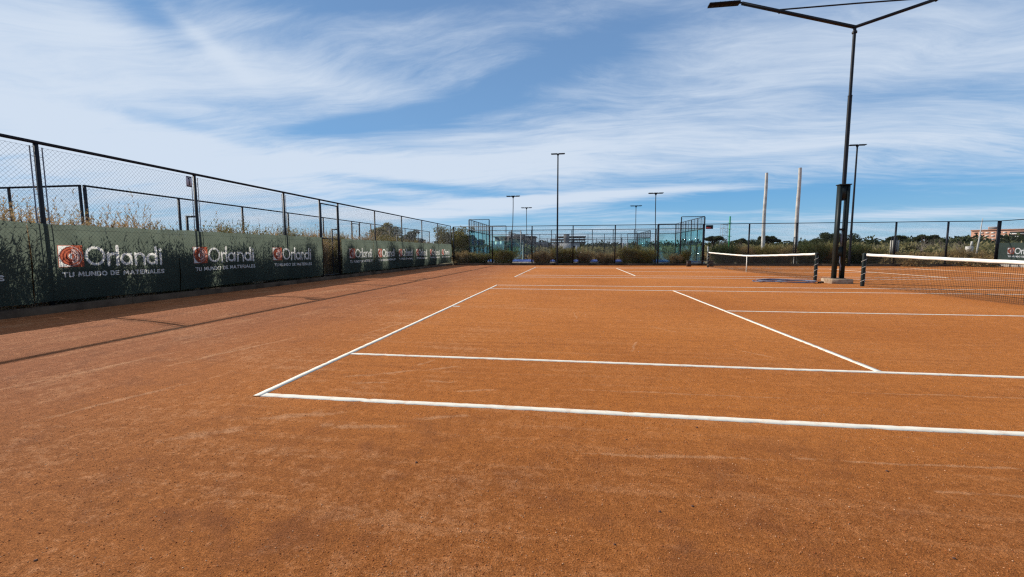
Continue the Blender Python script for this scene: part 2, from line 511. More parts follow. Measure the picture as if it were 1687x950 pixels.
C_DRED = cloth_material('dark_red_print', (0.12, 0.025, 0.02), (0.20, 0.04, 0.03), 0.55, 0.0)
C_PINK = cloth_material('pale_pink_print', (0.50, 0.36, 0.34), (0.70, 0.48, 0.44), 0.55, 0.0)

def glass_material():
    m, t, b = newmat('teal_padel_glass')
    tp = t.nodes.new('ShaderNodeBsdfTransparent'); tp.inputs[0].default_value = (0.84, 0.955, 0.945, 1)
    gl = t.nodes.new('ShaderNodeBsdfGlossy'); gl.inputs['Roughness'].default_value = 0.02
    gl.inputs['Color'].default_value = (0.75, 0.95, 0.95, 1)
    fr = t.nodes.new('ShaderNodeFresnel'); fr.inputs[0].default_value = 1.5
    f = mth('MULTIPLY', fr.outputs[0], 0.22, tree=t)
    f = mth('ADD', f, mth('MULTIPLY', noise(t, objcoord(t), 1.2, 4, 0.6), 0.02, tree=t), tree=t)
    ms = t.nodes.new('ShaderNodeMixShader'); t.links.new(f, ms.inputs[0])
    t.links.new(tp.outputs[0], ms.inputs[1]); t.links.new(gl.outputs[0], ms.inputs[2])
    t.links.new(ms.outputs[0], t.nodes['Material Output'].inputs[0])
    return m
GLASS = glass_material()

# ------------------------------------------------------------------ ground
def sst(x):
    x = np.clip(x, 0, 1); return x * x * (3 - 2 * x)

def clay_z(X, Y):
    X = np.asarray(X, float); Y = np.asarray(Y, float)
    d = np.maximum(np.maximum(-3.8 - X, Y - 28.0), X - 28.5)
    return -0.15 * sst(d / 4.8)

XL, XR, YF = -8.60, 35.95, 34.95
gx = np.concatenate([np.arange(XL, 0, 0.2), np.arange(0, XR, 0.5), [XR]])
gy = np.concatenate([np.arange(-14, 0, 0.5), np.arange(0, YF, 0.5), [YF]])
GX, GY = np.meshgrid(gx, gy)
V = np.stack([GX, GY, clay_z(GX, GY)], -1).reshape(-1, 3)
nx = len(gx)
I = (np.arange(len(gy) - 1)[:, None] * nx + np.arange(nx - 1)[None]).ravel()
tag(raw('clay_ground', V, np.stack([I, I + 1, I + nx + 1, I + nx], 1), CLAY, smooth_=True), kind='structure')

def field_material():
    m, t, b = newmat('dry_field')
    P = objcoord(t)
    f = noise(t, P, 0.08, 6, 0.65)
    f2 = noise(t, P, 3.0, 6, 0.7)
    c = rgb(t, f, [(0.3, (0.10, 0.095, 0.045)), (0.5, (0.17, 0.14, 0.075)), (0.7, (0.27, 0.21, 0.13))])
    c = mixc(t, 1.0, c, rgb(t, f2, [(0.3, (0.7, 0.7, 0.7)), (0.7, (1.2, 1.2, 1.2))]), 'MULTIPLY')
    t.links.new(c, b.inputs['Base Color']); b.inputs['Roughness'].default_value = 1.0
    b.inputs['Specular IOR Level'].default_value = 0.1
    t.links.new(bump(t, f2, 0.6, 0.1), b.inputs['Normal'])
    return m
FIELD = field_material()
rs = [0, 20, 60, 150, 400, 1200, 4000]
V = [(0, 0, -0.24)]; F = []
for r_ in rs[1:]:
    for k in range(48):
        a = 2 * math.pi * k / 48
        V.append((r_ * math.cos(a), r_ * math.sin(a), -0.24))
for k in range(48):
    F.append((0, 1 + k, 1 + (k + 1) % 48))
for j in range(len(rs) - 2):
    for k in range(48):
        a, b_ = 1 + j * 48 + k, 1 + j * 48 + (k + 1) % 48
        F.append((a, a + 48, b_ + 48, b_))
tag(raw('ground', V, F, FIELD), kind='structure')
SAND = simple('pale_sand', (0.46, 0.40, 0.31), (0.30, 0.25, 0.18), 1.5, 1.0, bmp=0.6, bscale=30, spec=0.1)
tag(MB().box((-14.3, -12, -0.6), (-8.92, 36.5, -0.10)).build('sand_path', SAND), kind='structure')
tag(MB().box((-8.9, 35.28, -0.6), (36.4, 36.2, -0.14)).build('gravel_path', SAND), kind='structure')

# ------------------------------------------------------------------ court lines
def line_strip(mb, p0, p1, w, z=0.005, caps=0):
    p0 = np.array(p0, float); p1 = np.array(p1, float)
    d = p1 - p0; Ln = np.hypot(*d); d /= Ln; n = np.array([-d[1], d[0]])
    k = max(2, int(Ln / 0.05))
    t = np.linspace(0, Ln, k + 1)
    wob = 0.004 * np.interp(t, np.arange(0, Ln + 2, 1.1), rng.normal(size=len(np.arange(0, Ln + 2, 1.1))))
    def edge(sgn):
        e = rng.normal(size=k + 1) * 0.0016
        nick = (rng.random(k + 1) < 0.10) * rng.random(k + 1) * 0.014
        return sgn * (w / 2 + e - nick) + wob
    a = p0 + d * t[:, None] + n * edge(1)[:, None]
    b = p0 + d * t[:, None] + n * edge(-1)[:, None]
    A = np.column_stack([a, clay_z(a[:, 0], a[:, 1]) + z]); B = np.column_stack([b, clay_z(b[:, 0], b[:, 1]) + z])
    A2 = A.copy(); A2[:, 2] -= z + 0.004; A2[:, :2] += n * 0.003
    B2 = B.copy(); B2[:, 2] -= z + 0.004; B2[:, :2] -= n * 0.003
    m = k + 1
    V = np.concatenate([A, B, A2, B2])
    F = []
    for i in range(k):
        F += [(i, m + i, m + i + 1, i + 1), (2 * m + i, i, i + 1, 2 * m + i + 1), (m + i, 3 * m + i, 3 * m + i + 1, m + i + 1)]
    mb.add(V, F)

def court(y0):
    m = MB(); w = 0.055 if y0 < 5 else .066; o = 0.063 if y0 < 5 else .068
    E_ = 23.77
    y1 = y0 + 10.97
    line_strip(m, (0, y0 - 0.035), (0, y1 + 0.035), 0.056, 0.0065)
    line_strip(m, (E_, y0 - 0.035), (E_, y1 + 0.035), 0.056, 0.0065)
    line_strip(m, (0.036, y0), (E_ - 0.036, y0), o, 0.005)
    line_strip(m, (0.036, y1), (E_ - 0.036, y1), 0.06, 0.005)
    line_strip(m, (0.036, y0 + 1.372), (E_ - 0.036, y0 + 1.372), w, 0.005)
    line_strip(m, (0.036, y1 - 1.372), (E_ - 0.036, y1 - 1.372), w, 0.005)
    for x in (5.485, E_ - 5.485):
        line_strip(m, (x, y0 + 1.402), (x, y1 - 1.402), w, 0.0065)
    line_strip(m, (5.515, y0 + 5.485), (E_ - 5.515, y0 + 5.485), w, 0.005)
    line_strip(m, (0.036, y0 + 5.485), (0.19, y0 + 5.485), w, 0.005)
    return m.build('court_markings', TAPE)
tag(court(0.0), kind='structure')
tag(court(15.434), kind='structure')

# loose grit and crumbs of brick dust near the camera
def grit(n, rmin, rmax, smin, smax, seed):
    g = np.random.default_rng(seed)
    r = rmin + (rmax - rmin) * g.random(n) ** 1.15
    th = yaw + (g.random(n) - 0.5) * R(112)
    x = CAM.x + r * np.sin(th); y = CAM.y + r * np.cos(th)
    clump = np.sin(x * 1.9 + 1.3 * np.sin(y * 1.1)) * np.sin(y * 2.3 + 0.9 * np.sin(x * 1.7))
    keep = (g.random(n) < 0.55 + 0.45 * clump)
    r, x, y = r[keep], x[keep], y[keep]; n = len(r)
    s = smin + (smax - smin) * g.random(n) ** 4
    z = clay_z(x, y)
    o = np.array([(1, 0, 0), (-1, 0, 0), (0, 1, 0), (0, -1, 0), (0, 0, 1), (0, 0, -.6)], float)
    V = o[None] * s[:, None, None] * (0.65 + 0.7 * g.random((n, 6, 1))) * np.array([1, 1, .8])
    a = g.random(n) * 6.28; c, s_ = np.cos(a)[:, None], np.sin(a)[:, None]
    X = V[..., 0] * c - V[..., 1] * s_; Y = V[..., 0] * s_ + V[..., 1] * c
    V = np.stack([X + x[:, None], Y + y[:, None], V[..., 2] + (z + s * 0.3)[:, None]], -1).reshape(-1, 3)
    f = np.array([(0, 2, 4), (2, 1, 4), (1, 3, 4), (3, 0, 4), (2, 0, 5), (1, 2, 5), (3, 1, 5), (0, 3, 5)])
    F = (np.arange(n)[:, None, None] * 6 + f[None]).reshape(-1, 3)
    return V, F
V1, F1 = grit(90000, 1.4, 6.0, 0.0011, 0.0038, 3)
V2, F2 = grit(16000, 2.0, 14.0, 0.0015, 0.0042, 4)
GRIT = leafmat('brick_grit', [(0.20, 0.055, 0.02), (0.36, 0.11, 0.03), (0.42, 0.14, 0.045), (0.55, 0.24, 0.10), (0.70, 0.45, 0.28)], 0.0, 0.9)
tag(raw('clay_grit', np.concatenate([V1, V2]), np.concatenate([F1, F2 + len(V1)]), GRIT), 'loose brick grit scattered over the clay in the foreground', 'grit', kind='stuff')

PEB = simple('dark_pebble', (0.14, 0.06, 0.035), (0.07, 0.035, 0.025), 60, 0.9)
def pixground(px, py, z=0.0):
    d = fw * 680.35 + (px - 843.5) * r2 - (py - 475) * u2
    t = (z - CAM.z) / d.z
    return CAM + d * t
for i, (px, py, s) in enumerate([(1141, 834, .006), (1087, 843, .0055), (1013, 897, .005), (1032, 724, .006), (1572, 920, .006), (1148, 704, .007), (59, 923, .006), (1461, 776, .007), (686, 762, .007)]):
    p = pixground(px, py)
    m = MB(); g = np.random.default_rng(50 + i)
    n = 7; V = []
    for j, (zz, rr) in enumerate([(-.3, .7), (.2, 1.0), (.7, .65)]):
        for k in range(n):
            a = 6.283 * k / n
            q = s * rr * (0.8 + .4 * g.random())
            V.append((p.x + q * math.cos(a) * 1.2, p.y + q * math.sin(a), s * zz))
    F = [tuple(range(2 * n, 3 * n))]
    for j in range(2):
        for k in range(n):
            F.append((j * n + k, j * n + (k + 1) % n, (j + 1) * n + (k + 1) % n, (j + 1) * n + k))
    m.add(V, F)
    tag(m.build('pebble', PEB), 'small dark pebble lying on the clay in the foreground', 'pebble', 'pebbles on the foreground clay')

# ------------------------------------------------------------------ chain link
def chain(o, d, Ln, z0, z1, pitch, r, name, parent, mat=None):
    """diamond wire mesh in the vertical plane through o along unit d; each wire a 3-sided bar"""
    o = np.array(o, float); d = np.array(d, float)
    H = z1 - z0; k = 1.15
    n_ = np.array([-d[1], d[0], 0.0]); d3 = np.array([d[0], d[1], 0.0]); up = np.array([0, 0, 1.0])
    A, B, off = [], [], []
    for sgn in (1, -1):
        c = np.arange(-H / k - pitch, Ln + H / k + pitch, pitch)
        for c0 in c:
            # u = c0 + sgn * (z)/k
            ua, ub = c0, c0 + sgn * H / k
            za, zb = 0.0, H
            lo, hi = 0.0, 1.0
            du = ub - ua
            t0, t1 = (0 - ua) / du, (Ln - ua) / du
            if t0 > t1: t0, t1 = t1, t0
            lo, hi = max(lo, t0), min(hi, t1)
            if hi - lo < 1e-3: continue
            A.append((ua + du * lo, za + H * lo)); B.append((ua + du * hi, za + H * hi)); off.append(sgn * r * 0.9)
    A, B, off = np.array(A), np.array(B), np.array(off)
    D2 = B - A; D2 /= np.linalg.norm(D2, axis=1)[:, None]
    base = o + n_ * 0
    def P(q): return base + q[:, :1] * d3 + (q[:, 1:2] + z0) * up + off[:, None] * n_
    PA, PB = P(A), P(B)
    pn = -D2[:, 1:2] * d3 + D2[:, :1] * up
    V = []
    for a in (90, 210, 330):
        w = math.cos(R(a)) * r * pn + math.sin(R(a)) * r * n_
        V += [PA + w, PB + w]
    V = np.stack(V, 1)
    f = np.array([(0, 1, 3, 2), (2, 3, 5, 4), (4, 5, 1, 0)])
    F = (np.arange(len(A))[:, None, None] * 6 + f[None]).reshape(-1, 4)
    # top selvedge wire
    return raw(name, V.reshape(-1, 3), F, mat or WIRE, parent)

def fence(name, label, o, d, posts, H, zb, pitch=0.07, r=0.0016, gate=None, rods=(), group=None, topw=0.06, pw=0.060, buttress=(), bside=1, mesh_to=None):
    o = Vector(o); d = Vector(d)
    n = Vector((-d.y, d.x, 0))
    root = empty(name, (o.x, o.y, zb))
    tag(root, label, 'fence', group)
    def P(t, s, z): return o + Vector((d.x, d.y, 0)) * t + n * s + Vector((0, 0, z))
    def obox(mb, t0, t1, s0, s1, z0, z1):
        v = [tuple(P(t, s, z)) for z in (z0, z1) for t, s in ((t0, s0), (t1, s0), (t1, s1), (t0, s1))]
        mb.add(v, [(0, 3, 2, 1), (4, 5, 6, 7), (0, 1, 5, 4), (1, 2, 6, 5), (2, 3, 7, 6), (3, 0, 4, 7)])
    h = pw / 2
    for i, t in enumerate(posts):
        m = MB(); obox(m, t - h, t + h, -h, h, zb, H - topw); po = m.build('post', IRON, root)
        if t in buttress:
            m = MB(); q = bside
            obox(m, t - .025, t + .025, *sorted((q * .33, q * .38)), zb, 2.27)
            obox(m, t - .025, t + .025, *sorted((q * (h + .002), q * .329)), 2.21, 2.265)
            m.build('brace', IRON, root)
        if t in rods:
            for sg in (-1, 1):
                m = MB(); m.tube([P(t + sg * .105, -0.0, zb + .15), P(t + sg * .105, 0, H - .12)], .011, 6)
                for zz in (0.6, 1.5, 2.4, 3.2):
                    m.tube([P(t + sg * h, 0, zz), P(t + sg * .105, 0, zz)], .006, 4)
                m.build('tension_rod', GALV, root)
    m = MB(); obox(m, posts[0] - h, posts[-1] + h, -topw / 2 - .003, topw / 2 + .003, H - topw + .001, H)
    m.build('top_rail', IRON, root)
    m = MB()
    for zz in (zb + .16, (H + zb) / 2, H - .13):
        m.tube([P(posts[0], 0.006, zz), P(posts[-1], 0.006, zz)], .0025, 4)
    m.build('tension_wire', WIRE, root)
    for i in range(len(posts) - 1):
        a, b = posts[i], posts[i + 1]
        if gate and abs(a - gate) < .01: continue
        pt = P(a + h + .02, 0, 0)
        chain(pt, d, b - a - 2 * h - .04, zb + .1, H - .12, pitch, r, 'chain_link', root)
    if gate is not None:
        i = posts.index(gate); a, b = posts[i] + h + .02, posts[i + 1] - h - .02
        m = MB(); w = .05
        obox(m, a, a + w, -.02, .02, zb + .12, H - .16)
        obox(m, b - w, b, -.02, .02, zb + .12, H - .16)
        obox(m, a + w, b - w, -.02, .02, H - .21, H - .16)
        obox(m, a + w, b - w, -.02, .02, zb + .12, zb + .17)
        obox(m, a + w, b - w, -.02, .02, 1.74, 1.78)
        g = m.build('gate', IRON, root)
        g.location = (0, 0, 0)
        # sub-parts keep world vertices relative to root (gate sits at the root's origin)
        pt = P(a + w, 0, 0)
        chain(pt, d, b - a - 2 * w, zb + .17, H - .21, pitch, r, 'chain_link', g)
        m = MB(); m.tube([P(b - .10, -.03, 1.12), P(b - .10, -.09, 1.12), P(b - .10, -.09, 1.0), P(b - .10, -.03, 1.0)], .009, 6); m.build('handle', GALV, g)
    return root

LP = [-2.97 - .0, 0.78, 4.53, 8.28, 12.2, 14.56, 16.05, 19.86, 23.7, 27.5, 31.26, 35.1]
LPt = [round(y + 2.97, 3) for y in LP]
fence('chain_link_fence', 'tall dark chain link fence along the left side, carrying green banners and a gate', (-8.80, -2.97, 0), (0, 1, 0), LPt, 3.53, -0.08,
      pitch=0.085, r=0.0019, gate=LPt[5], rods=LPt[1:5], buttress=(LPt[3], LPt[6], LPt[8]), bside=1)
FPX = [-8.62 + 3.72 * k for k in range(13)]
FPt = [round(3.72 * k, 3) for k in range(13)]
fence('chain_link_fence', 'long dark chain link fence across the far end of the clay courts', (-8.62 + .1, 35.1, 0), (1, 0, 0), FPt[:-1] + [44.4], 3.46, -0.16,
      pitch=0.09, r=0.0016, buttress=(FPt[8], FPt[10], ), bside=1, pw=.095, topw=.06)
RPt = [0.0, 3.75, 7.5, 11.2, 15, 18.7]
fence('chain_link_fence', 'dark chain link fence at the far right, running towards the camera with a green banner', (36.0, 35.1, 0), (0, -1, 0), RPt, 3.46, -0.16,
      pitch=0.10, r=0.0016, pw=.095)
# second enclosure beyond the corridor, on the left
P2 = [0, 3.5, 7.0, 10.5, 14.05, 17.75, 18.95, 20.85, 24.5, 28.15, 31.8, 35.5]
fence('chain_link_fence', 'second dark chain link fence behind the dry grass on the left', (-14.35, 9.45, 0), (0, 1, 0), P2, 3.5, -0.24, pitch=0.085, r=0.0015, gate=17.75, pw=.07)
fence('chain_link_fence', 'side run of the rear fence, leaving its corner towards the left edge', (-14.46, 9.40, 0), (-1, 0, 0), [.02, 3.05, 6.5, 10.0, 13.5], 3.5, -0.24, pitch=0.085, r=0.0015)

# kerbs under the fences
def kerb(name, label, p0, p1, z0, z1, mat, side='x'):
    m = MB(); Lk = (p1[1] - p0[1]) if side == 'x' else (p1[0] - p0[0])
    n = int(Lk / 3.0); 
    for i in range(n):
        if side == 'x':
            a = p0[1] + Lk * i / n; b = p0[1] + Lk * (i + 1) / n - .008
            m.cbox((p0[0], a, z0), (p1[0], b, z1 + rng.normal() * .003), .012)
        else:
            a = p0[0] + Lk * i / n; b = p0[0] + Lk * (i + 1) / n - .008
            m.cbox((a, p0[1], z0), (b, p1[1], z1 + rng.normal() * .003), .012)
    o = m.build(name, mat); tag(o, label, 'kerb'); return o
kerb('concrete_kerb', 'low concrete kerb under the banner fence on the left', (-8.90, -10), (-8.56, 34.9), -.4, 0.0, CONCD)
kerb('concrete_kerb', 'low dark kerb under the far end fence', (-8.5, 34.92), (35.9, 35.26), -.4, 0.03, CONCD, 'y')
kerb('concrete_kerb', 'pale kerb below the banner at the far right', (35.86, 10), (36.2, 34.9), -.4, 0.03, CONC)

# ------------------------------------------------------------------ banners
def ell(cx, cz, rx, rz, a0=0, a1=360, n=28):
    return [(cx + rx * math.cos(R(a0 + (a1 - a0) * i / n)), cz + rz * math.sin(R(a0 + (a1 - a0) * i / n))) for i in range(n + 1)]

def word_strokes():
    """u to the right, v up from the baseline; (polyline, half width)"""
    w = .030
    S_ = []
    S_.append((ell(.225, .225, .200, .200), w))                                           # O
    S_.append(([(.52, 0.0), (.52, .29)], w)); S_.append(([(.52, .17), (.54, .24), (.59, .275), (.64, .275)], w))   # r
    S_.append(([(.715, 0), (.715, .47)], w))                                              # l
    S_.append((ell(.915, .145, .115, .125), w)); S_.append(([(1.035, 0.02), (1.035, .275)], w))   # a
    S_.append(([(1.145, 0), (1.145, .285)], w)); S_.append((ell(1.255, .165, .11, .115, 180, 0, 14) + [(1.365, 0)], w))  # n
    S_.append((ell(1.565, .145, .115, .125), w)); S_.append(([(1.685, 0.02), (1.685, .455)], w))  # d
    S_.append(([(1.80, 0), (1.80, .28)], w)); S_.append(([(1.80, .385), (1.802, .387)], w * 1.25))  # i
    return S_

GL = {
 'T': ([[(0, 1), (.62, 1)], [(.31, 1), (.31, 0)]], .62),
 'U': ([[(0, 1), (0, .3), (.08, .08), (.3, 0), (.52, .08), (.6, .3), (.6, 1)]], .6),
 'M': ([[(0, 0), (.1, 1), (.42, .25), (.74, 1), (.84, 0)]], .84),
 'N': ([[(0, 0), (0, 1), (.62, 0), (.62, 1)]], .62),
 'D': ([[(0, 0), (0, 1), (.25, 1), (.5, .86), (.6, .5), (.5, .14), (.25, 0), (0, 0)]], .6),
 'O': ([ell(.4, .5, .4, .5, 0, 360, 16)], .8),
 'E': ([[(.46, 1), (0, 1), (0, 0), (.46, 0)], [(0, .52), (.4, .52)]], .46),
 'A': ([[(0, 0), (.36, 1), (.72, 0)], [(.14, .33), (.58, .33)]], .72),
 'R': ([[(0, 0), (0, 1), (.28, 1), (.46, .88), (.46, .62), (.28, .5), (0, .5)], [(.24, .5), (.5, 0)]], .5),
 'I': ([[(0, 0), (0, 1)]], .0),
 'L': ([[(0, 1), (0, 0), (.42, 0)]], .42),
 'S': ([[(.46, .85), (.34, 1), (.14, 1), (.02, .84), (.06, .6), (.4, .42), (.46, .2), (.34, 0), (.12, 0), (0, .15)]], .46),
}
def tag_strokes(text, u0, v0, width, h, hw):
    x = 0; items = []
    for ch in text:
        if ch == ' ': x += .52; continue
        g, w = GL[ch]; items.append((g, x)); x += w + .30
    tot = x - .30; sx = width / tot
    out_ = []
    for g, x in items:
        for pl in g:
            out_.append(([(u0 + (x + a) * sx, v0 + b * h) for a, b in pl], hw))
    return out_

def dist_mask(U, Vv, strokes):
    mask = np.zeros(U.shape, bool)
    for pl, hw in strokes:
        pl = np.array(pl)
        lo, hi = pl.min(0) - hw * 1.5, pl.max(0) + hw * 1.5
        sel = (U >= lo[0]) & (U <= hi[0]) & (Vv >= lo[1]) & (Vv <= hi[1])
        if not sel.any(): continue
        u, v = U[sel], Vv[sel]; best = np.full(u.shape, 9.0)
        for a, b in zip(pl[:-1], pl[1:]):
            d = b - a; l2 = max(d @ d, 1e-12)
            t = np.clip(((u - a[0]) * d[0] + (v - a[1]) * d[1]) / l2, 0, 1)
            best = np.minimum(best, np.hypot(u - a[0] - t * d[0], v - a[1] - t * d[1]))
        m = mask[sel]; m |= best < hw; mask[sel] = m
    return mask

def banner(label, u_len, logo_u, place, step, seed, zt=1.79, zb_=0.08, group='printed banners on the court fences', scale=1.0):
    """place(u, z, bulge) -> world xyz. logo_u: u of the emblem's left edge"""
    g = np.random.default_rng(seed)
    us = np.arange(0, u_len + 1e-6, step); us = np.linspace(0, u_len, len(us))
    zl, zh = 0.50, 1.36
    zs = np.concatenate([np.arange(zb_, zl, .04), np.arange(zl, zh, step), np.arange(zh, zt + .001, .04)])
    zs[-1] = zt
    uc = (us[:-1] + us[1:]) / 2; zc_ = (zs[:-1] + zs[1:]) / 2
    U, Z = np.meshgrid(uc, zc_)
    lu = (U - logo_u) / scale; lz = Z
    base = .845
    tg = tag_strokes('TU MUNDO DE MATERIALES', .06, .60, 2.33, .095, .0135)
    letters = dist_mask(lu - .525, lz - base, word_strokes()) | dist_mask(lu, lz, tg)
    ex, ez = lu - .245, lz - 1.07
    inside = (np.abs(ex) < .245) & (np.abs(ez) < .245)
    rr = np.hypot(ex, ez)
    code = np.zeros(U.shape, int)      # 0 cloth, 1 white, 2 red, 3 dark red, 4 pink
    code[letters] = 1
    half = ex < 0
    code[inside & half] = 1
    code[inside & ~half] = 2
    code[inside & ((np.abs(ex) > .232) | (np.abs(ez) > .232))] = 2
    rings = [(.222, 3, 4), (.200, 2, 2), (.168, 3, 4), (.148, 2, 4), (.112, 3, 3), (.092, 2, 4), (.060, 1, 2)]
    for r_, cl, cr in rings:
        code[inside & (rr < r_) & half] = cl
        code[inside & (rr < r_) & ~half] = cr
    VU, VZ = np.meshgrid(us, zs)
    # sag and folds
    ph = g.random(4) * 6.28
    q = (VZ - zb_) / (zt - zb_)
    edge = np.sin(np.pi * np.clip(q, 0, 1)) ** .7
    bl = .035 * edge + .022 * edge * np.sin(VU * 1.9 + ph[0]) + .012 * edge * np.sin(VU * 4.3 + VZ * 1.5 + ph[1]) + .006 * np.sin(VU * 11 + ph[2] + VZ * 2) * (1 - q * .4) + .016 * q ** 2 * np.abs(np.sin(np.pi * (VU - .06) / .8)) + .007 * np.sin(VU * 7 + VZ * 6 + ph[3])
    zz = VZ + (q > .98) * .010 * np.sin(VU * 6.0 + ph[3]) - (1 - q) * .018 * np.sin(VU * 1.3 + ph[1])
    P_ = place(VU, zz, bl)
    Vt = P_.reshape(-1, 3)
    nu = len(us)
    I = (np.arange(len(zs) - 1)[:, None] * nu + np.arange(nu - 1)[None])
    Q = np.stack([I, I + 1, I + nu + 1, I + nu], -1)
    org = Vt.mean(0); org[2] = 0.0
    root = empty('banner', tuple(org)); tag(root, label, 'banner', group)
    def sub(mask, nm, mats, par, codes=None):
        f = Q[mask]
        ids, inv = np.unique(f, return_inverse=True)
        f = inv.reshape(f.shape)
        return raw(nm, Vt[ids], f, mats[0], par, smooth_=True, mats=mats, midx=codes)
    cl = sub(code == 0, 'cloth', [C_GREEN], root)
    m = letters & (code == 1) & ~inside
    if (m & (lz > .77)).any(): sub(m & (lz > .77), 'lettering', [C_WHITE], root)
    for ua, ub in ((.0, .29), (.29, .96), (.96, 1.24), (1.24, 2.6)):
        mm = m & (lz <= .77) & (lu > ua) & (lu <= ub)
        if mm.any(): sub(mm, 'printed_word', [C_WHITE], root)
    if inside.any():
        cd = code[inside]
        sub(inside, 'emblem', [C_WHITE, C_RED, C_DRED, C_PINK], root, cd - 1)
    # hem rope and eyelet hooks along the top
    k = max(2, int(u_len / .8)) + 1
    for i in range(k):
        mb = MB()
        u_ = .06 + (u_len - .12) * i / (k - 1)
        a = place(np.array([u_]), np.array([zt - .02]), np.array([.012]))[0]; b_ = place(np.array([u_]), np.array([zt + .05]), np.array([-.04]))[0]
        mb.tube([a, b_], .007, 4)
        mb.build('tie', BLACK, root)
    return root

def left_place(y0):
    def f(u, z, b):
        return np.stack([-8.735 + b, y0 + u, z], -1)
    return f
LB = [(-2.1, .85, -1.7, None), (.86, 4.19, 1.35, 'green banner with white lettering at the left edge of the photo, mostly cut off'),
      (4.20, 7.49, 4.64, 'nearest complete green banner with white lettering, left of the number plate'),
      (7.50, 10.86, 7.96, 'green banner with white lettering just right of the number plate'),
      (10.87, 14.50, 11.30, 'green banner with white lettering ending at the gate'),
      (16.12, 19.46, 16.85, 'green banner with white lettering just beyond the gate'),
      (19.47, 22.50, 19.93, 'second green banner beyond the gate'), (22.51, 25.53, 22.95, 'third green banner beyond the gate'),
      (25.54, 28.56, 25.97, 'fourth green banner beyond the gate'), (28.57, 31.6, 29.0, 'fifth green banner beyond the gate'),
      (31.61, 35.0, 32.0, 'sunlit green banner in the far left corner of the court')]
for i, (a, b, lu, lab) in enumerate(LB):
    if lab is None: continue
    banner(lab, b - a, lu - a, left_place(a), 0.0115 if a < 16 else .016, 100 + i, zt=1.79 + .01 * math.sin(i * 2.1))
def right_place(u, z, b):
    return np.stack([35.93 - b, 34.95 - u, z], -1)
banner('green banner with white lettering on the fence at the right edge of the photo', 3.7, .72, right_place, .016, 300, zt=1.70)
banner('green banner out beyond the right edge, next to the cut off one', 3.7, .72, lambda u, z, b: right_place(u + 3.72, z, b), .016, 301, zt=1.70)

# number plate
root = empty('number_plate', (-8.77, 8.06, 3.24)); tag(root, 'small grey number plate reading 1, high on the left fence beside a post', 'number plate')
MB().box((-8.765, 7.965, 3.09), (-8.75, 8.13, 3.40)).build('plate', PLATE, root)
m = MB(); m.box((-8.7495, 7.97, 3.365), (-8.745, 8.125, 3.395)); m.box((-8.7495, 7.97, 3.095), (-8.745, 8.125, 3.125))
m.build('black_band', BLACK, root)
m = MB(); m.box((-8.7495, 8.038, 3.145), (-8.745, 8.064, 3.345)); m.box((-8.7495, 8.015, 3.315), (-8.745, 8.0375, 3.345))
m.build('numeral', BLACK, root)

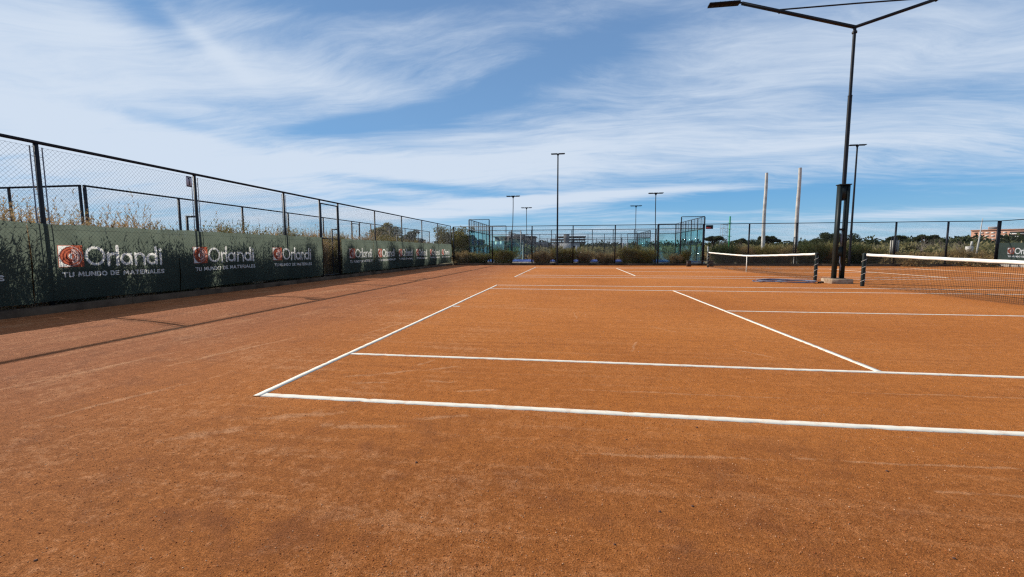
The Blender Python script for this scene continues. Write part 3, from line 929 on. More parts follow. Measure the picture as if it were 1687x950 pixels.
# ------------------------------------------------------------------ tennis nets
def tennis_net(yc, label):
    X = 11.885
    y0, y1 = yc - 6.399, yc + 6.399
    root = empty('tennis_net', (X, yc, 0)); tag(root, label, 'tennis net', 'tennis nets')
    def top(y):
        s = np.abs(y - yc) / 6.399
        return .914 + .145 * s ** 1.25
    for y in (y0, y1):
        m = MB(); m.tube([(X, y, -.05), (X, y, 1.03), (X, y, 1.06), (X, y, 1.075)], [.056, .056, .050, .02], 14)
        po = shade_auto(m.build('post', IRONG, root))
        m = MB(); pts = []
        for i in range(97):
            t = i / 96; a = t * 2 * math.pi * 4.2 + .6
            pts.append((X + .063 * math.cos(a), y + .063 * math.sin(a), .06 + .92 * t))
        m.tube(pts, .0055, 5); m.build('lacing', ROPE, root)
        m = MB(); sg = 1 if y > yc else -1
        m.box((X - .03, y + (.057 if sg > 0 else -.08), .98), (X + .03, y + (.08 if sg > 0 else -.057), 1.06)); m.build('winch', BLACK, root)
        m = MB(); m.tube([(X, y - sg * .04, 1.035), (X, y - sg * .30, top(y - sg * .30) - .004)], .004, 5)
        m.build('cable', WIRE, root)
    # netting as two sets of cords with sag
    ys = np.arange(y0 + .12, y1 - .12, .045)
    V, F = [], []; n = 0
    r = .0029
    g = np.random.default_rng(int(yc * 10))
    def cord(pts):
        nonlocal n
        pts = np.array(pts)
        t = np.gradient(pts, axis=0); t /= np.linalg.norm(t, axis=1)[:, None]
        a = np.array([1.0, 0, 0]); b = np.cross(t, a)
        k = len(pts)
        for an in (90, 210, 330):
            V.append(pts + r * (math.cos(R(an)) * a + math.sin(R(an)) * b))
        i = np.arange(k - 1)
        for p_, q_ in ((0, 1), (1, 2), (2, 0)):
            F.append(np.stack([n + p_ * k + i, n + p_ * k + i + 1, n + q_ * k + i + 1, n + q_ * k + i], 1))
        n += 3 * k
    def bel(y, z): return X + .014 * np.sin(y * 1.3) * (1 - z) + .006 * np.sin(y * 5 + z * 3)
    for y in ys:
        zt = top(y) - .02
        z = np.linspace(.03, zt, 5)
        cord(np.stack([bel(y, z), y + 0 * z + .004 * np.sin(z * 9 + y * 7), z], 1))
    yy = np.linspace(y0 + .12, y1 - .12, 60)
    for j in range(21):
        q = j / 20.5
        z = .03 + (top(yy) - .05) * q + .004 * np.sin(yy * 3.1 + j)
        cord(np.stack([bel(yy, z), yy, z], 1))
    raw('netting', np.concatenate(V), np.concatenate(F), NETM, root)
    # headband
    yb = np.linspace(y0 + .10, y1 - .10, 80)
    zt = top(yb) + .003 * np.sin(yb * 7); xb = X + .004 * np.sin(yb * 5)
    prof = [(-.012, -.075), (-.015, -.04), (-.009, -.004), (0, .004), (.009, -.004), (.015, -.04), (.012, -.075)]
    Vb = np.stack([np.stack([xb + px, yb, zt + pz], 1) for px, pz in prof], 1).reshape(-1, 3)
    k = len(prof); Fb = []
    for i in range(len(yb) - 1):
        for j in range(k):
            Fb.append((i * k + j, i * k + (j + 1) % k, (i + 1) * k + (j + 1) % k, (i + 1) * k + j))
    raw('headband', Vb, Fb, WHITE, root, smooth_=True)
    m = MB(); m.box((X - .018, yc - .028, 0.0), (X - .016, yc + .028, .915)); m.box((X + .016, yc - .028, 0.0), (X + .018, yc + .028, .915)); m.box((X - .018, yc - .028, .9155), (X + .018, yc + .028, .918))
    m.build('centre_strap', WHITE, root)
    return root
tennis_net(5.485, 'nearest tennis net, cut off by the right edge, its white band sloping towards the camera')
tennis_net(20.92, 'tennis net of the farther court, seen whole left of the big floodlight')

# ------------------------------------------------------------------ main floodlight
def led_head(m_body, m_lens, c, L_, w, dirx=1):
    x, y, z = c
    m_body.cbox((x - L_ / 2, y - w / 2, z - .03), (x + L_ / 2, y + w / 2, z + .03), .012)
    k = 6
    for i in range(k):
        a = x - L_ / 2 + .05 + (L_ - .1) * i / k
        m_body.box((a, y - w / 2 + .04, z + .031), (a + .012, y + w / 2 - .04, z + .055))
        m_lens.box((a + .015, y - w / 2 + .05, z - .036), (a + (L_ - .1) / k - .015, y + w / 2 - .05, z - .0305))
BX, BY = 11.90, 13.20
root = empty('floodlight_mast', (BX, BY, 0)); tag(root, 'tall black floodlight mast with V shaped arms, on a concrete block between the two nets', 'floodlight')
m = MB(); m.cbox((BX - .36, BY - .33, -.1), (BX + .33, BY + .33, .165), .02); m.build('concrete_block', simple('clay_stained_concrete', (.46, .36, .26), (.24, .15, .09), 4, .95, bmp=.6, bscale=30, spec=.1), root)
m = MB()
for sg in (-1, 1):
    # two channels leaning together slightly
    xb, xt = BX + sg * .125, BX + sg * .125
    wv = .043
    v = [(xb - wv, BY - .085, .166), (xb + wv, BY - .085, .166), (xb + wv, BY + .085, .166), (xb - wv, BY + .085, .166),
         (xt - wv, BY - .085, 3.42), (xt + wv, BY - .085, 3.42), (xt + wv, BY + .085, 3.42), (xt - wv, BY + .085, 3.42)]
    m.add(v, [(0, 3, 2, 1), (4, 5, 6, 7), (0, 1, 5, 4), (1, 2, 6, 5), (2, 3, 7, 6), (3, 0, 4, 7)])
for z0, z1 in ((2.96, 3.419), (1.86, 1.93), (0.92, 1.28)):
    m.box((BX - .0815, BY - .07, z0), (BX + .0815, BY + .07, z1))
m.box((BX - .19, BY - .12, 3.422), (BX + .19, BY + .12, 3.455))
m.box((BX - .185, BY - .13, .1665), (BX + .185, BY + .13, .185))
m.build('lattice_base', IRONG, root)
m = MB()
for sx in (-.01, .015, .03): m.tube([(BX + sx, BY - .02, 1.93), (BX + sx * 1.2, BY - .04, 1.5), (BX + sx, BY - .02, 1.27)], .006, 5)
m.tube([(BX - .03, BY - .10, .95), (BX - .045, BY - .13, .75), (BX + .01, BY - .11, .62), (BX + .0, BY - .12, .45)], .016, 6)
m.build('cable', HOSEG, root)
m = MB(); m.tube([(BX, BY, 2.9), (BX, BY, 3.46), (BX, BY, 6.42)], .062, 14, False); m.tube([(BX, BY, 6.40), (BX, BY, 6.44)], .066, 14)
m.tube([(BX, BY, 6.44), (BX, BY, 8.62)], .047, 14); m.tube([(BX, BY, 8.46), (BX, BY, 8.52)], .075, 14)
shade_auto(m.build('pole', IRON, root))
# arms: slope up and outwards along X
for sg in (-1, 1):
    xe, ze = BX + sg * 3.62, 8.66 + 3.62 * .292
    m = MB()
    a = Vector((BX, BY, 8.66)); b = Vector((xe, BY, ze)); dn = (b - a).normalized(); n_ = Vector((-dn.z, 0, dn.x)) if sg > 0 else Vector((dn.z, 0, -dn.x))
    w = .042
    v = []
    for p in (a, b):
        for s1, s2 in ((-1, -1), (1, -1), (1, 1), (-1, 1)):
            v.append(p + n_ * w * s2 + Vector((0, w * s1, 0)))
    m.add([tuple(q) for q in v], [(0, 3, 2, 1), (4, 5, 6, 7), (0, 1, 5, 4), (1, 2, 6, 5), (2, 3, 7, 6), (3, 0, 4, 7)])
    m.tube([b + Vector((-sg * .05, 0, .02)), b + Vector((sg * .35, 0, .02))], .03, 8)
    m.box((BX + sg * 2.38 - .02, BY - .05, 8.60 + 2.38 * .292), (BX + sg * 2.38 + .02, BY + .05, 8.69 + 2.38 * .292))
    m.build('arm', IRON, root)
    mb, ml = MB(), MB()
    led_head(mb, ml, (xe + sg * .58, BY, ze + .02), 1.02, .26)
    hd = mb.build('lamp_head', BLACK, root); ml.build('lens', LENS, hd)
m = MB(); zt_ = 8.66 + 2.38 * .292 + .05
m.tube([(BX - 2.38, BY, zt_), (BX, BY, zt_ + .012), (BX + 2.38, BY, zt_)], .024, 8); m.build('tie_rod', IRON, root)

# ------------------------------------------------------------------ hose
root = empty('hose', (10.3, 13.3, 0)); tag(root, 'blue hose lying in flat loops on the clay in front of the farther net post', 'hose')
def loopy(cx, cy, rx, ry, turns, seed, z0, rot):
    g = np.random.default_rng(seed); pts = []
    n = int(turns * 40)
    for i in range(n):
        a = 2 * math.pi * i / 40
        k = 1 + .06 * math.sin(a * 2.3 + seed) + .05 * math.sin(a * .37 + seed)
        x, y = rx * k * math.cos(a), ry * k * math.sin(a)
        c, s = math.cos(rot), math.sin(rot)
        pts.append((cx + x * c - y * s, cy + x * s + y * c, z0 + .022 * (i / 40) * .8 + .012 * (1 + math.sin(a * 3.1 + seed))))
    return pts
m = MB(); m.tube(loopy(10.22, 13.35, .92, .62, 2.7, 1, .02, R(-8)), .014, 8); m.build('loops', HOSE, root, smooth_=True)
m = MB(); m.tube(loopy(10.55, 13.15, .72, .40, 1.5, 4, .04, R(6)), .013, 8); m.build('upper_loops', HOSEG, root, smooth_=True)
m = MB(); m.tube([(11.2, 13.05, .03), (11.27, 12.98, .05), (11.3, 12.92, .045)], .032, 8); m.build('nozzle', BLACK, root)

# ------------------------------------------------------------------ bench
root = empty('bench', (12.0, 31.9, -.07)); tag(root, 'low dark wooden bench at the end of the farther net', 'bench')
zg = float(clay_z(12, 31.9))
m = MB()
for k in range(3): m.cbox((11.65, 31.72 + k * .13, zg + .44), (13.75, 31.84 + k * .13, zg + .485), .006)
m.build('seat', WOOD, root)
for x in (11.7, 13.4):
    MB().cbox((x, 31.74, zg - .02), (x + .28, 32.06, zg + .438), .008).build('leg', WOOD, root)

# ------------------------------------------------------------------ tall floodlight poles at the far fence
def tpole(x, y, zb, zt, lab, name='floodlight_pole', L_=1.22, lean=0, grp='slim floodlight poles', r=(.085, .055)):
    root = empty(name, (x, y, zb)); tag(root, lab, 'floodlight', grp)
    m = MB()
    if lean:
        pts = [(x, y, zb), (x + lean * .2, y, zb + (zt - zb) * .45), (x + lean * .75, y, zb + (zt - zb) * .6), (x + lean, y, zb + (zt - zb) * .85), (x + lean, y, zt - .02)]
        m.tube(pts, [r[0]] + [r[1]] * 4, 8)
    else:
        m.tube([(x, y, zb), (x, y, zb + (zt - zb) * .45), (x, y, zt - .02)], [r[0], r[0] * .85, r[1]], 10)
    shade_auto(m.build('pole', IRON, root))
    x += lean
    m = MB(); m.box((x - L_ * .45, y - .03, zt - .075), (x + L_ * .45, y + .03, zt - .037))
    m.add([(x - .04, y - .03, zt - .22), (x + .04, y - .03, zt - .22), (x + .10, y - .03, zt - .0755), (x - .10, y - .03, zt - .0755), (x - .04, y + .03, zt - .22), (x + .04, y + .03, zt - .22), (x + .10, y + .03, zt - .0755), (x - .10, y + .03, zt - .0755)],
          [(0, 1, 2, 3), (7, 6, 5, 4), (0, 4, 5, 1), (1, 5, 6, 2), (2, 6, 7, 3), (3, 7, 4, 0)])
    m.build('crossarm', IRON, root)
    for sx in ((-1, 0, 1) if L_ > 1.25 else (-1, 1)):
        a, b_ = MB(), MB()
        w = L_ / (3.25 if L_ > 1.25 else 2.1)
        c = x + sx * (L_ / 2 - w / 2)
        a.cbox((c - w / 2, y - .15, zt - .035), (c + w / 2, y + .15, zt + .015), .008)
        hd = a.build('lamp_head', BLACK, root)
        b_.box((c - w / 2 + .03, y - .12, zt - .041), (c + w / 2 - .03, y + .12, zt - .0355)); b_.build('lens', LENS, hd)
    return root
tpole(1.24, 34.7, -.17, 9.72, 'tallest slim floodlight pole, standing at the far fence left of centre')
tpole(25.15, 34.7, -.17, 9.58, 'slim floodlight pole right behind the big mast, at the far fence')

# ------------------------------------------------------------------ padel courts
def padel(x0, x1, y0, y1, zb, label):
    root = empty('padel_cage', ((x0 + x1) / 2, (y0 + y1) / 2, 0)); tag(root, label, 'padel court', 'padel cages beyond the far fence')
    m = MB(); m.box((x0 - .12, y0 - .12, -.3), (x1 + .12, y1 + .12, zb - .01)); m.build('slab', CONC, root)
    tu = MB(); tu.box((x0 + .05, y0 + .05, zb - .009), (x1 - .05, y1 - .05, zb)); tu.build('turf', BLUE, root)
    z3, z4 = zb + 3.03, zb + 4.1
    def post(x, y, z, w=.08): MB().box((x - w / 2, y - w / 2, zb), (x + w / 2, y + w / 2, z)).build('post', IRON, root)
    def rail(a, b, z, w=.05):
        mm = MB(); x0_, x1_ = sorted((a[0], b[0])); y0_, y1_ = sorted((a[1], b[1]))
        mm.box((x0_ - w / 2, y0_ - w / 2, z - w), (x1_ + w / 2, y1_ + w / 2, z)); mm.build('rail', IRON, root)
    W_ = y1 - y0
    for x in (x0, x1):
        sg = -1 if x == x0 else 1
        n = 5
        for i in range(n + 1):
            y = y0 + W_ * i / n
            post(x, y, z4 - .055, .09 if i in (0, n) else .07)
        for i in range(n):
            a, b = y0 + W_ * i / n + .06, y0 + W_ * (i + 1) / n - .06
            MB().box((x - .006, a, zb + .02), (x + .006, b, z3 - .06)).build('glass_panel', GLASS, root)
            mm = MB(); mm.box((x - .015, (a + b) / 2 - .015, z3 + .005), (x + .015, (a + b) / 2 + .015, z4 - .056)); mm.build('bar', IRON, root)
            chain((x, a, 0), (0, 1, 0), b - a, z3 + .01, z4 - .06, .10, .0022, 'mesh_panel', root)
        rail((x, y0 + .05), (x, y1 - .05), z3, .07); rail((x, y0 + .05), (x, y1 - .05), z4, .05)
    for y in (y0, y1):
        for sx, xa in ((1, x0), (-1, x1)):
            xs = [xa, xa + sx * 2.0, xa + sx * 4.2]
            post(xs[1], y, z4 - .055); post(xs[2], y, z3 - .055, .12)
            a, b = sorted((xs[0], xs[1])); MB().box((a + .06, y - .006, zb + .02), (b - .06, y + .006, z3 - .06)).build('glass_panel', GLASS, root)
            chain((a + .05, y, 0), (1, 0, 0), b - a - .1, z3 + .01, z4 - .06, .10, .0022, 'mesh_panel', root)
            a, b = sorted((xs[1], xs[2])); MB().box((a + .06, y - .006, zb + .02), (b - .08, y + .006, zb + 2.0)).build('glass_panel', GLASS, root)
            chain((a + .05, y, 0), (1, 0, 0), b - a - .1, zb + 2.05, z3 - .06, .10, .0022, 'mesh_panel', root)
            rail((min(xs[0], xs[1]) + .03, y), (max(xs[0], xs[1]) - .03, y), z4, .05)
        rail((x0 + .06, y), (x1 - .06, y), z3, .055)
        xa, xb = x0 + 4.2, x1 - 4.2; n = 7
        xc_ = (xa + xb) / 2
        for i in range(1, n):
            x = xa + (xb - xa) * i / n
            post(x, y, z3 - .06, .06)
        for i in range(n):
            a, b = xa + (xb - xa) * i / n, xa + (xb - xa) * (i + 1) / n
            zz = z3 - .06
            if i == 3: # doorway under a lintel
                mm = MB(); mm.box((a + .035, y - .02, zb + 2.05), (b - .035, y + .02, zb + 2.10)); mm.build('lintel', IRON, root)
                chain((a + .04, y, 0), (1, 0, 0), b - a - .08, zb + 2.1, zz, .10, .0022, 'mesh_panel', root)
            else:
                chain((a + .04, y, 0), (1, 0, 0), b - a - .08, zb + .03, zz, .10, .0022, 'mesh_panel', root)
    # net across the middle
    xm = (x0 + x1) / 2
    for y in (y0 + .12, y1 - .12):
        MB().cbox((xm - .05, y - .05, zb), (xm + .05, y + .05, zb + .95), .01).build('net_post', BLACK, root)
    MB().box((xm - .012, y0 + .18, zb + .82), (xm + .012, y1 - .18, zb + .89)).build('net_band', WHITE, root)
    mm = MB()
    for k in range(60):
        y = y0 + .2 + (W_ - .4) * k / 59; mm.box((xm - .002, y - .002, zb + .02), (xm + .002, y + .002, zb + .82))
    for k in range(12): mm.box((xm + .0021, y0 + .2, zb + .03 + k * .068), (xm + .005, y1 - .2, zb + .034 + k * .068))
    mm.build('netting', NETM, root)
    return root
PX0, PX1 = -7.38, 14.33
padel(PX0, PX1, 36.6, 47.0, .13, 'nearer glass padel cage with blue turf, behind the far fence')
padel(PX0, PX1, 62.5, 72.9, .13, 'farther padel cage, seen through the nearer one')
for x, y, lean, lab in [(-3.18, 36.45, .16, 'bent floodlight pole on the near left of the padel cage'), (10.13, 36.45, -.12, 'bent floodlight pole on the near right of the padel cage'),
                  (-2.86, 47.15, -.04, 'smaller looking floodlight pole at the back left of the padel cage'), (9.93, 47.15, -.06, 'smaller looking floodlight pole at the back right of the padel cage')]:
    tpole(x, y, -.2, 6.35, lab, L_=1.30, lean=lean, grp='floodlight poles of the padel cage', r=(.06, .035))
root = empty('score_sign', (14.9, 36.5, 3.2)); tag(root, 'small black and red sign on the right corner of the padel cage', 'sign')
MB().cbox((14.42, 36.46, 3.08), (15.02, 36.52, 3.42), .01).build('board', BLACK, root)
m = MB(); m.box((14.45, 36.452, 3.1), (14.85, 36.459, 3.24)); m.build('red_stripe', RED, root)

# ------------------------------------------------------------------ concrete poles, green mast, lattice tower
def cpole(x, y, zt, rb, rt, lab):
    m = MB(); n = 12; pts = []; rs_ = []
    for i in range(n + 1):
        t = i / n; pts.append((x + .02 * math.sin(t * 9), y, -.3 + (zt + .3) * t)); rs_.append(rb + (rt - rb) * t + rng.normal() * .002)
    m.tube(pts, rs_, 16); o = shade_auto(m.build('concrete_pole', CONCP)); tag(o, lab, 'pole', 'pale concrete poles')
cpole(22.42, 44, 9.15, .195, .140, 'left and shorter looking of the two pale concrete poles')
cpole(23.62, 40, 8.85, .195, .135, 'right and taller looking of the two pale concrete poles, nearest the big mast')
root = empty('green_mast', (25.8, 63.1, -.24)); tag(root, 'thin bright green mast with small cross fittings, left of the concrete poles', 'mast')
m = MB(); m.tube([(25.8, 63.1, -.24), (25.8, 63.1, 6.2)], .10, 8); m.build('pole', GREENP, root)
m = MB()
for z in (5.2, 4.3, 3.2): m.box((25.5, 63.05, z), (26.1, 63.09 + .05, z + .06))
m.build('fitting', GREENP, root)
root = empty('lattice_tower', (35.0, 91.5, -.24)); tag(root, 'grey steel lattice tower with cross bars, just left of the green mast', 'tower')
m = MB(); tw = .85
for sx in (-1, 1):
    for sy in (-1, 1): m.tube([(34.9 + sx * tw, 91.5 + sy * tw, -.24), (34.9 + sx * tw * .8, 91.5 + sy * tw * .8, 6.7)], .045, 4)
for k in range(9):
    z = .4 + k * .78; q = tw * (1 - .2 * z / 6.7)
    for sy in (-1, 1):
        m.tube([(34.9 - q, 91.5 + sy * q, z), (34.9 + q, 91.5 + sy * q, z)], .03, 4)
        s_ = 1 if k % 2 else -1
        m.tube([(34.9 - q * s_, 91.5 + sy * q, z), (34.9 + q * s_, 91.5 + sy * q, min(6.65, z + .78))], .03, 4)
m.build('frame', simple('galvanised_steel', (.38, .40, .42), (.28, .30, .32), 3, .6), root)

# ------------------------------------------------------------------ buildings
GREYW = simple('grey_raw_concrete', (.22, .215, .21), (.14, .14, .14), .5, .9)
DARKW = simple('dark_opening', (.03, .033, .038), None, 1, .6)
PALEW = simple('pale_render', (.48, .47, .45), (.38, .37, .35), .3, .9)
root = empty('concrete_building', (-17.5, 150, -.24)); tag(root, 'grey unfinished concrete building seen behind the left side of the padel cage', 'building')
m = MB(); m.box((-25.2, 146, -.3), (-10.9, 156, 6.1)); m.box((-10.9, 147, -.3), (-6.0, 155, 4.3)); m.box((-4.9, 147.5, -.3), (1.2, 154, 3.6)); m.build('wall', GREYW, root)
m = MB(); m.box((-25.8, 145.4, 6.1), (-10.5, 156.5, 6.45)); m.box((-18.3, 147, 6.451), (-14.5, 152, 6.95)); m.build('roof', GREYW, root)
for z in (1.2, 3.4, 5.0):
    for i in range(9):
        x = -24.6 + i * 1.5
        if (i * 7 + int(z * 3)) % 5 == 0: continue
        mm = MB(); mm.box((x, 145.93, z), (x + 1.05, 145.99, z + .95)); mm.build('window', DARKW if (i + int(z)) % 3 else PALEW, root)
for i in range(3):
    MB().box((-10.2 + i * 1.4, 146.93, 2.6), (-9.3 + i * 1.4, 146.99, 3.5)).build('window', DARKW, root)
root = empty('building_frame', (1, 130, -.24)); tag(root, 'unfinished building of stacked open concrete slabs round a dark core, behind the padel cage', 'building')
for (xa, xb, z) in ((-2.3, 6.9, 5.35), (-4.1, 6.8, 4.5), (-4.2, 6.9, 3.6)):
    MB().box((xa, 128, z), (xb, 138, z + .32)).build('slab', simple('dark_slab', (.16, .15, .145), (.10, .10, .10), .8, .9), root)
m = MB(); m.box((.0, 127.9, -.3), (1.8, 132, 6.35)); m.build('core', GREYW, root)
m = MB()
for x in (-3.9, -2.0, 3.0, 4.8, 6.5):
    m.box((x, 128.3, -.3), (x + .18, 128.5, 3.59))
    if x > -3: m.box((x, 128.3, 3.93), (x + .18, 128.5, 4.49))
    if x > -2.2: m.box((x, 128.3, 4.83), (x + .18, 128.5, 5.34))
m.build('column', GREYW, root)
m = MB(); m.box((-1.8, 127.5, -.3), (5.0, 127.85, 3.45)); m.build('wall', PALEW, root)
MB().box((3.0, 127.43, 2.0), (3.7, 127.49, 2.7)).build('window', DARKW, root)

BRICK = simple('pink_brick', (.44, .235, .16), (.34, .175, .12), .6, .9)
WH = simple('white_paint', (.74, .72, .68), (.62, .60, .56), .6, .7)
# long facade facing the camera, far right
Rb = empty('brick_apartments', (190, 205, 0)); tag(Rb, 'long low pink brick apartment block with white windows, beyond the trees at the right edge', 'building')
a = Vector((168.5, 197.5, 0)); b = Vector((206, 165, 0)); dd = (b - a).normalized(); nn = Vector((dd.y, -dd.x, 0))
if nn.dot(CAM - a) < 0: nn = -nn
def fb(mb, t0, t1, s0, s1, z0, z1):
    v = [tuple(a + dd * t + nn * s + Vector((0, 0, z))) for z in (z0, z1) for t, s in ((t0, s0), (t1, s0), (t1, s1), (t0, s1))]
    mb.add(v, [(0, 3, 2, 1), (4, 5, 6, 7), (0, 1, 5, 4), (1, 2, 6, 5), (2, 3, 7, 6), (3, 0, 4, 7)])
Z0 = 1.17
def hz(p): return Z0 + (413 - p) * 258 / 680.0 / 1.15
m = MB(); fb(m, 0, 46, -10, 0, -.3, hz(389)); m.build('wall', BRICK, Rb)
m = MB(); fb(m, -.2, 46, -10.2, .25, hz(389) + .001, hz(388)); fb(m, 4.6, 7.6, -6, -2, hz(388) + .002, hz(384.5)); fb(m, 16, 19.2, -6, -2, hz(388) + .002, hz(382.5)); rf = m.build('roof', BRICK, Rb)
m = MB(); fb(m, 4.8, 7.4, -1.99, -1.9, hz(387.8), hz(384.8)); fb(m, 16.2, 19, -1.99, -1.9, hz(387.8), hz(382.8)); m.build('roof_hut', GREYW, rf)
for k in range(15):
    t0 = .9 + k * 1.55
    if 10.2 < t0 < 15: continue
    for py in (392.5, 396.5, 400.5):
        mm = MB(); fb(mm, t0, t0 + .95, .01, .06, hz(py + .3), hz(py - 1.2)); mm.build('window', WH if (k + int(py)) % 4 else DARKW, Rb)
for py in (391.2, 394.6, 398):
    mm = MB(); fb(mm, 10.4, 15.0, .01, .08, hz(py + 2.0), hz(py)); mm.build('balcony', DARKW, Rb)
    mm = MB(); fb(mm, 10.4, 15.0, .3, .4, hz(py + 3.2), hz(py + 2.1)); mm.build('parapet', WH, Rb)

# white hoardings behind padel, pale hoarding right, pillar, posts
HB = simple('white_board', (.84, .86, .84), (.74, .78, .76), 1.5, .6)
HB2 = simple('faded_print', (.46, .58, .50), (.62, .52, .52), 1.2, .7)
for i, (xa, xb, lab) in enumerate([(-9.75, -8.85, 'white board at the left of the three seen through the padel glass'), (-8.8, -8.1, 'middle white board of the three, with a faded print'), (-8.05, -7.45, 'right white board of the three seen through the padel glass')]):
    rt = empty('notice_board', (xa, 58, -.24)); tag(rt, lab, 'board', 'white boards beyond the padel cage')
    MB().box((xa, 58, 1.35 - .05 * i), (xb, 58.06, 2.5 + .06 * i)).build('panel', HB, rt)
    MB().box((xa + .2, 57.985, 1.6), (xb - .2, 57.997, 2.2)).build('print', HB2, rt)
    MB().box((xa + .05, 58.07, -.24), (xa + .12, 58.14, 2.4)).build('leg', GALV, rt); MB().box((xb - .12, 58.07, -.24), (xb - .05, 58.14, 2.4)).build('leg', GALV, rt)
rt = empty('hoarding', (33.8, 42.4, -.24)); tag(rt, 'pale weathered hoarding on two dark posts beside the bare shrubs', 'board')
m = MB(); m.add([(33.45, 42.65, .9), (33.95, 42.2, .9), (33.95, 42.2, 2.1), (33.45, 42.65, 2.1), (33.47, 42.68, .9), (33.97, 42.23, .9), (33.97, 42.23, 2.1), (33.47, 42.68, 2.1)], [(0, 1, 2, 3), (7, 6, 5, 4), (0, 4, 5, 1), (1, 5, 6, 2), (2, 6, 7, 3), (3, 7, 4, 0)]); m.build('panel', simple('grey_board', (.42, .40, .35), (.3, .28, .25), 2, .8), rt)
for q in (.25, .62):
    x, y = 33.45 + .5 * q, 42.6 - .45 * q; MB().box((x, y - .08, -.24), (x + .05, y - .03, 2.4)).build('post', IRON, rt)
m = MB(); m.tube([(-3.7, 50.5, -.24), (-3.7, 50.5, 1.95)], .125, 14); tag(shade_auto(m.build('white_pillar', WH)), 'short thick white pillar beyond the padel net', 'pillar')
m = MB(); m.tube([(8.9, 50.2, -.24), (8.9, 50.2, 2.1)], .11, 12); tag(shade_auto(m.build('white_pillar', PALEW)), 'pale pillar behind the right half of the padel cage, at left of its pair', 'pillar', 'pair of pale pillars')
m = MB(); m.tube([(9.4, 50.4, -.24), (9.4, 50.4, 2.05)], .11, 12); tag(shade_auto(m.build('white_pillar', PALEW)), 'pale pillar behind the right half of the padel cage, at right of its pair', 'pillar', 'pair of pale pillars')
rt = empty('white_pole', (3.1, 49.5, -.24)); tag(rt, 'thin white pole with a thicker head, beyond the middle of the padel cage', 'pole')
m = MB(); m.tube([(3.1, 49.5, -.24), (3.1, 49.5, 1.1)], .03, 8); m.build('pole', WH, rt)
m = MB(); m.tube([(3.1, 49.5, 1.1), (3.1, 49.5, 1.4), (3.08, 49.5, 1.85)], [.08, .085, .02], 8); m.build('head', WH, rt)
m = MB(); m.tube([(47.0, 50, -.24), (47.2, 50, 2.0), (47.35, 50, 4.6)], [.10, .075, .035], 8); tag(m.build('thin_pole', PALEW), 'thin pale leaning pole near the right corner of the courts', 'pole')
m = MB(); m.box((46.6, 50.4, -.24), (47.1, 50.8, 1.55)); m.tube([(47.0, 50.6, 1.55), (47.05, 50.6, 2.1)], .1, 6); tag(m.build('concrete_post', CONCP), 'thick pale concrete post next to the thin leaning pole', 'post')
m = MB(); m.tube([(30.9, 45, -.24), (30.9, 45, 2.1)], .045, 8); m.tube([(30.9, 45, .5), (30.9, 45, 1.25)], .10, 8); tag(m.build('white_meter_post', WH), 'white post with a thick middle, left of the big mast above the bushes', 'post')
m = MB(); m.tube([(-4.55, 55, -.24), (-4.55, 55, 4.0)], .07, 8); tag(m.build('thin_pole', PALEW), 'thin pale pole standing behind the left padel glass', 'pole')
m = MB(); m.tube([(17.6, 46, -.24), (17.6, 46, 1.6)], .075, 8); tag(m.build('short_post', PALEW), 'short pale post behind the farther net, left end', 'post')

# ------------------------------------------------------------------ vegetation
def blades(P, Dr, ln, wd, g, bend=0.0):
    """thin leaf quads (kite) at P along Dr"""
    n = len(P)
    Dr = Dr / np.linalg.norm(Dr, axis=1)[:, None]
    rnd = g.normal(size=(n, 3)); sd = np.cross(Dr, rnd); sd /= np.linalg.norm(sd, axis=1)[:, None]
    ln = ln[:, None]; wd = wd[:, None]
    V = np.stack([P, P + Dr * ln * .45 + sd * wd, P + Dr * ln, P + Dr * ln * .45 - sd * wd], 1)
    F = np.arange(n * 4).reshape(n, 4)
    return V.reshape(-1, 3), F

def stems(x, y, zb, n, H, spread, g, r=.006, seg=4, droop=.3, foot=.25):
    """curved stems as 3-sided tubes; returns V,F and sample points with directions on the upper part"""
    a = g.random(n) * 6.283; sp = spread * g.random(n) ** .6; h = H * (.6 + .4 * g.random(n))
    q1, q2 = g.random(2) * 6.283
    lob = 1 + .22 * np.sin(a * 2 + q1) + .14 * np.sin(a * 3 + q2); h = h * (.92 + .5 * (lob - 1)); sp = sp * lob
    bx = x + foot * sp * np.cos(a); by = y + foot * sp * np.sin(a)
    sp = sp * (1.25 - foot) * (.7 + .6 * g.random(n))
    t = np.linspace(0, 1, seg + 1)
    px = bx[:, None] + (sp * np.cos(a))[:, None] * t ** 1.4 + g.normal(size=(n, seg + 1)) * .02 * H * t
    py = by[:, None] + (sp * np.sin(a))[:, None] * t ** 1.4 + g.normal(size=(n, seg + 1)) * .02 * H * t
    pz = zb + h[:, None] * (t - droop * (sp / max(spread, 1e-3))[:, None] * t ** 3 * .5)
    P = np.stack([px, py, pz], -1)
    rr = r * (1 - .75 * t)
    Vs = []
    for k in range(3):
        an = 2.094 * k
        Vs.append(P + np.stack([np.cos(an) * rr, np.sin(an) * rr, 0 * rr], -1)[None])
    V = np.stack(Vs, 2)   # n, seg+1, 3, 3
    idx = np.arange(n * (seg + 1) * 3).reshape(n, seg + 1, 3)
    F = []
    for k in range(3):
        k2 = (k + 1) % 3
        F.append(np.stack([idx[:, :-1, k], idx[:, :-1, k2], idx[:, 1:, k2], idx[:, 1:, k]], -1).reshape(-1, 4))
    return V.reshape(-1, 3), np.concatenate(F), P

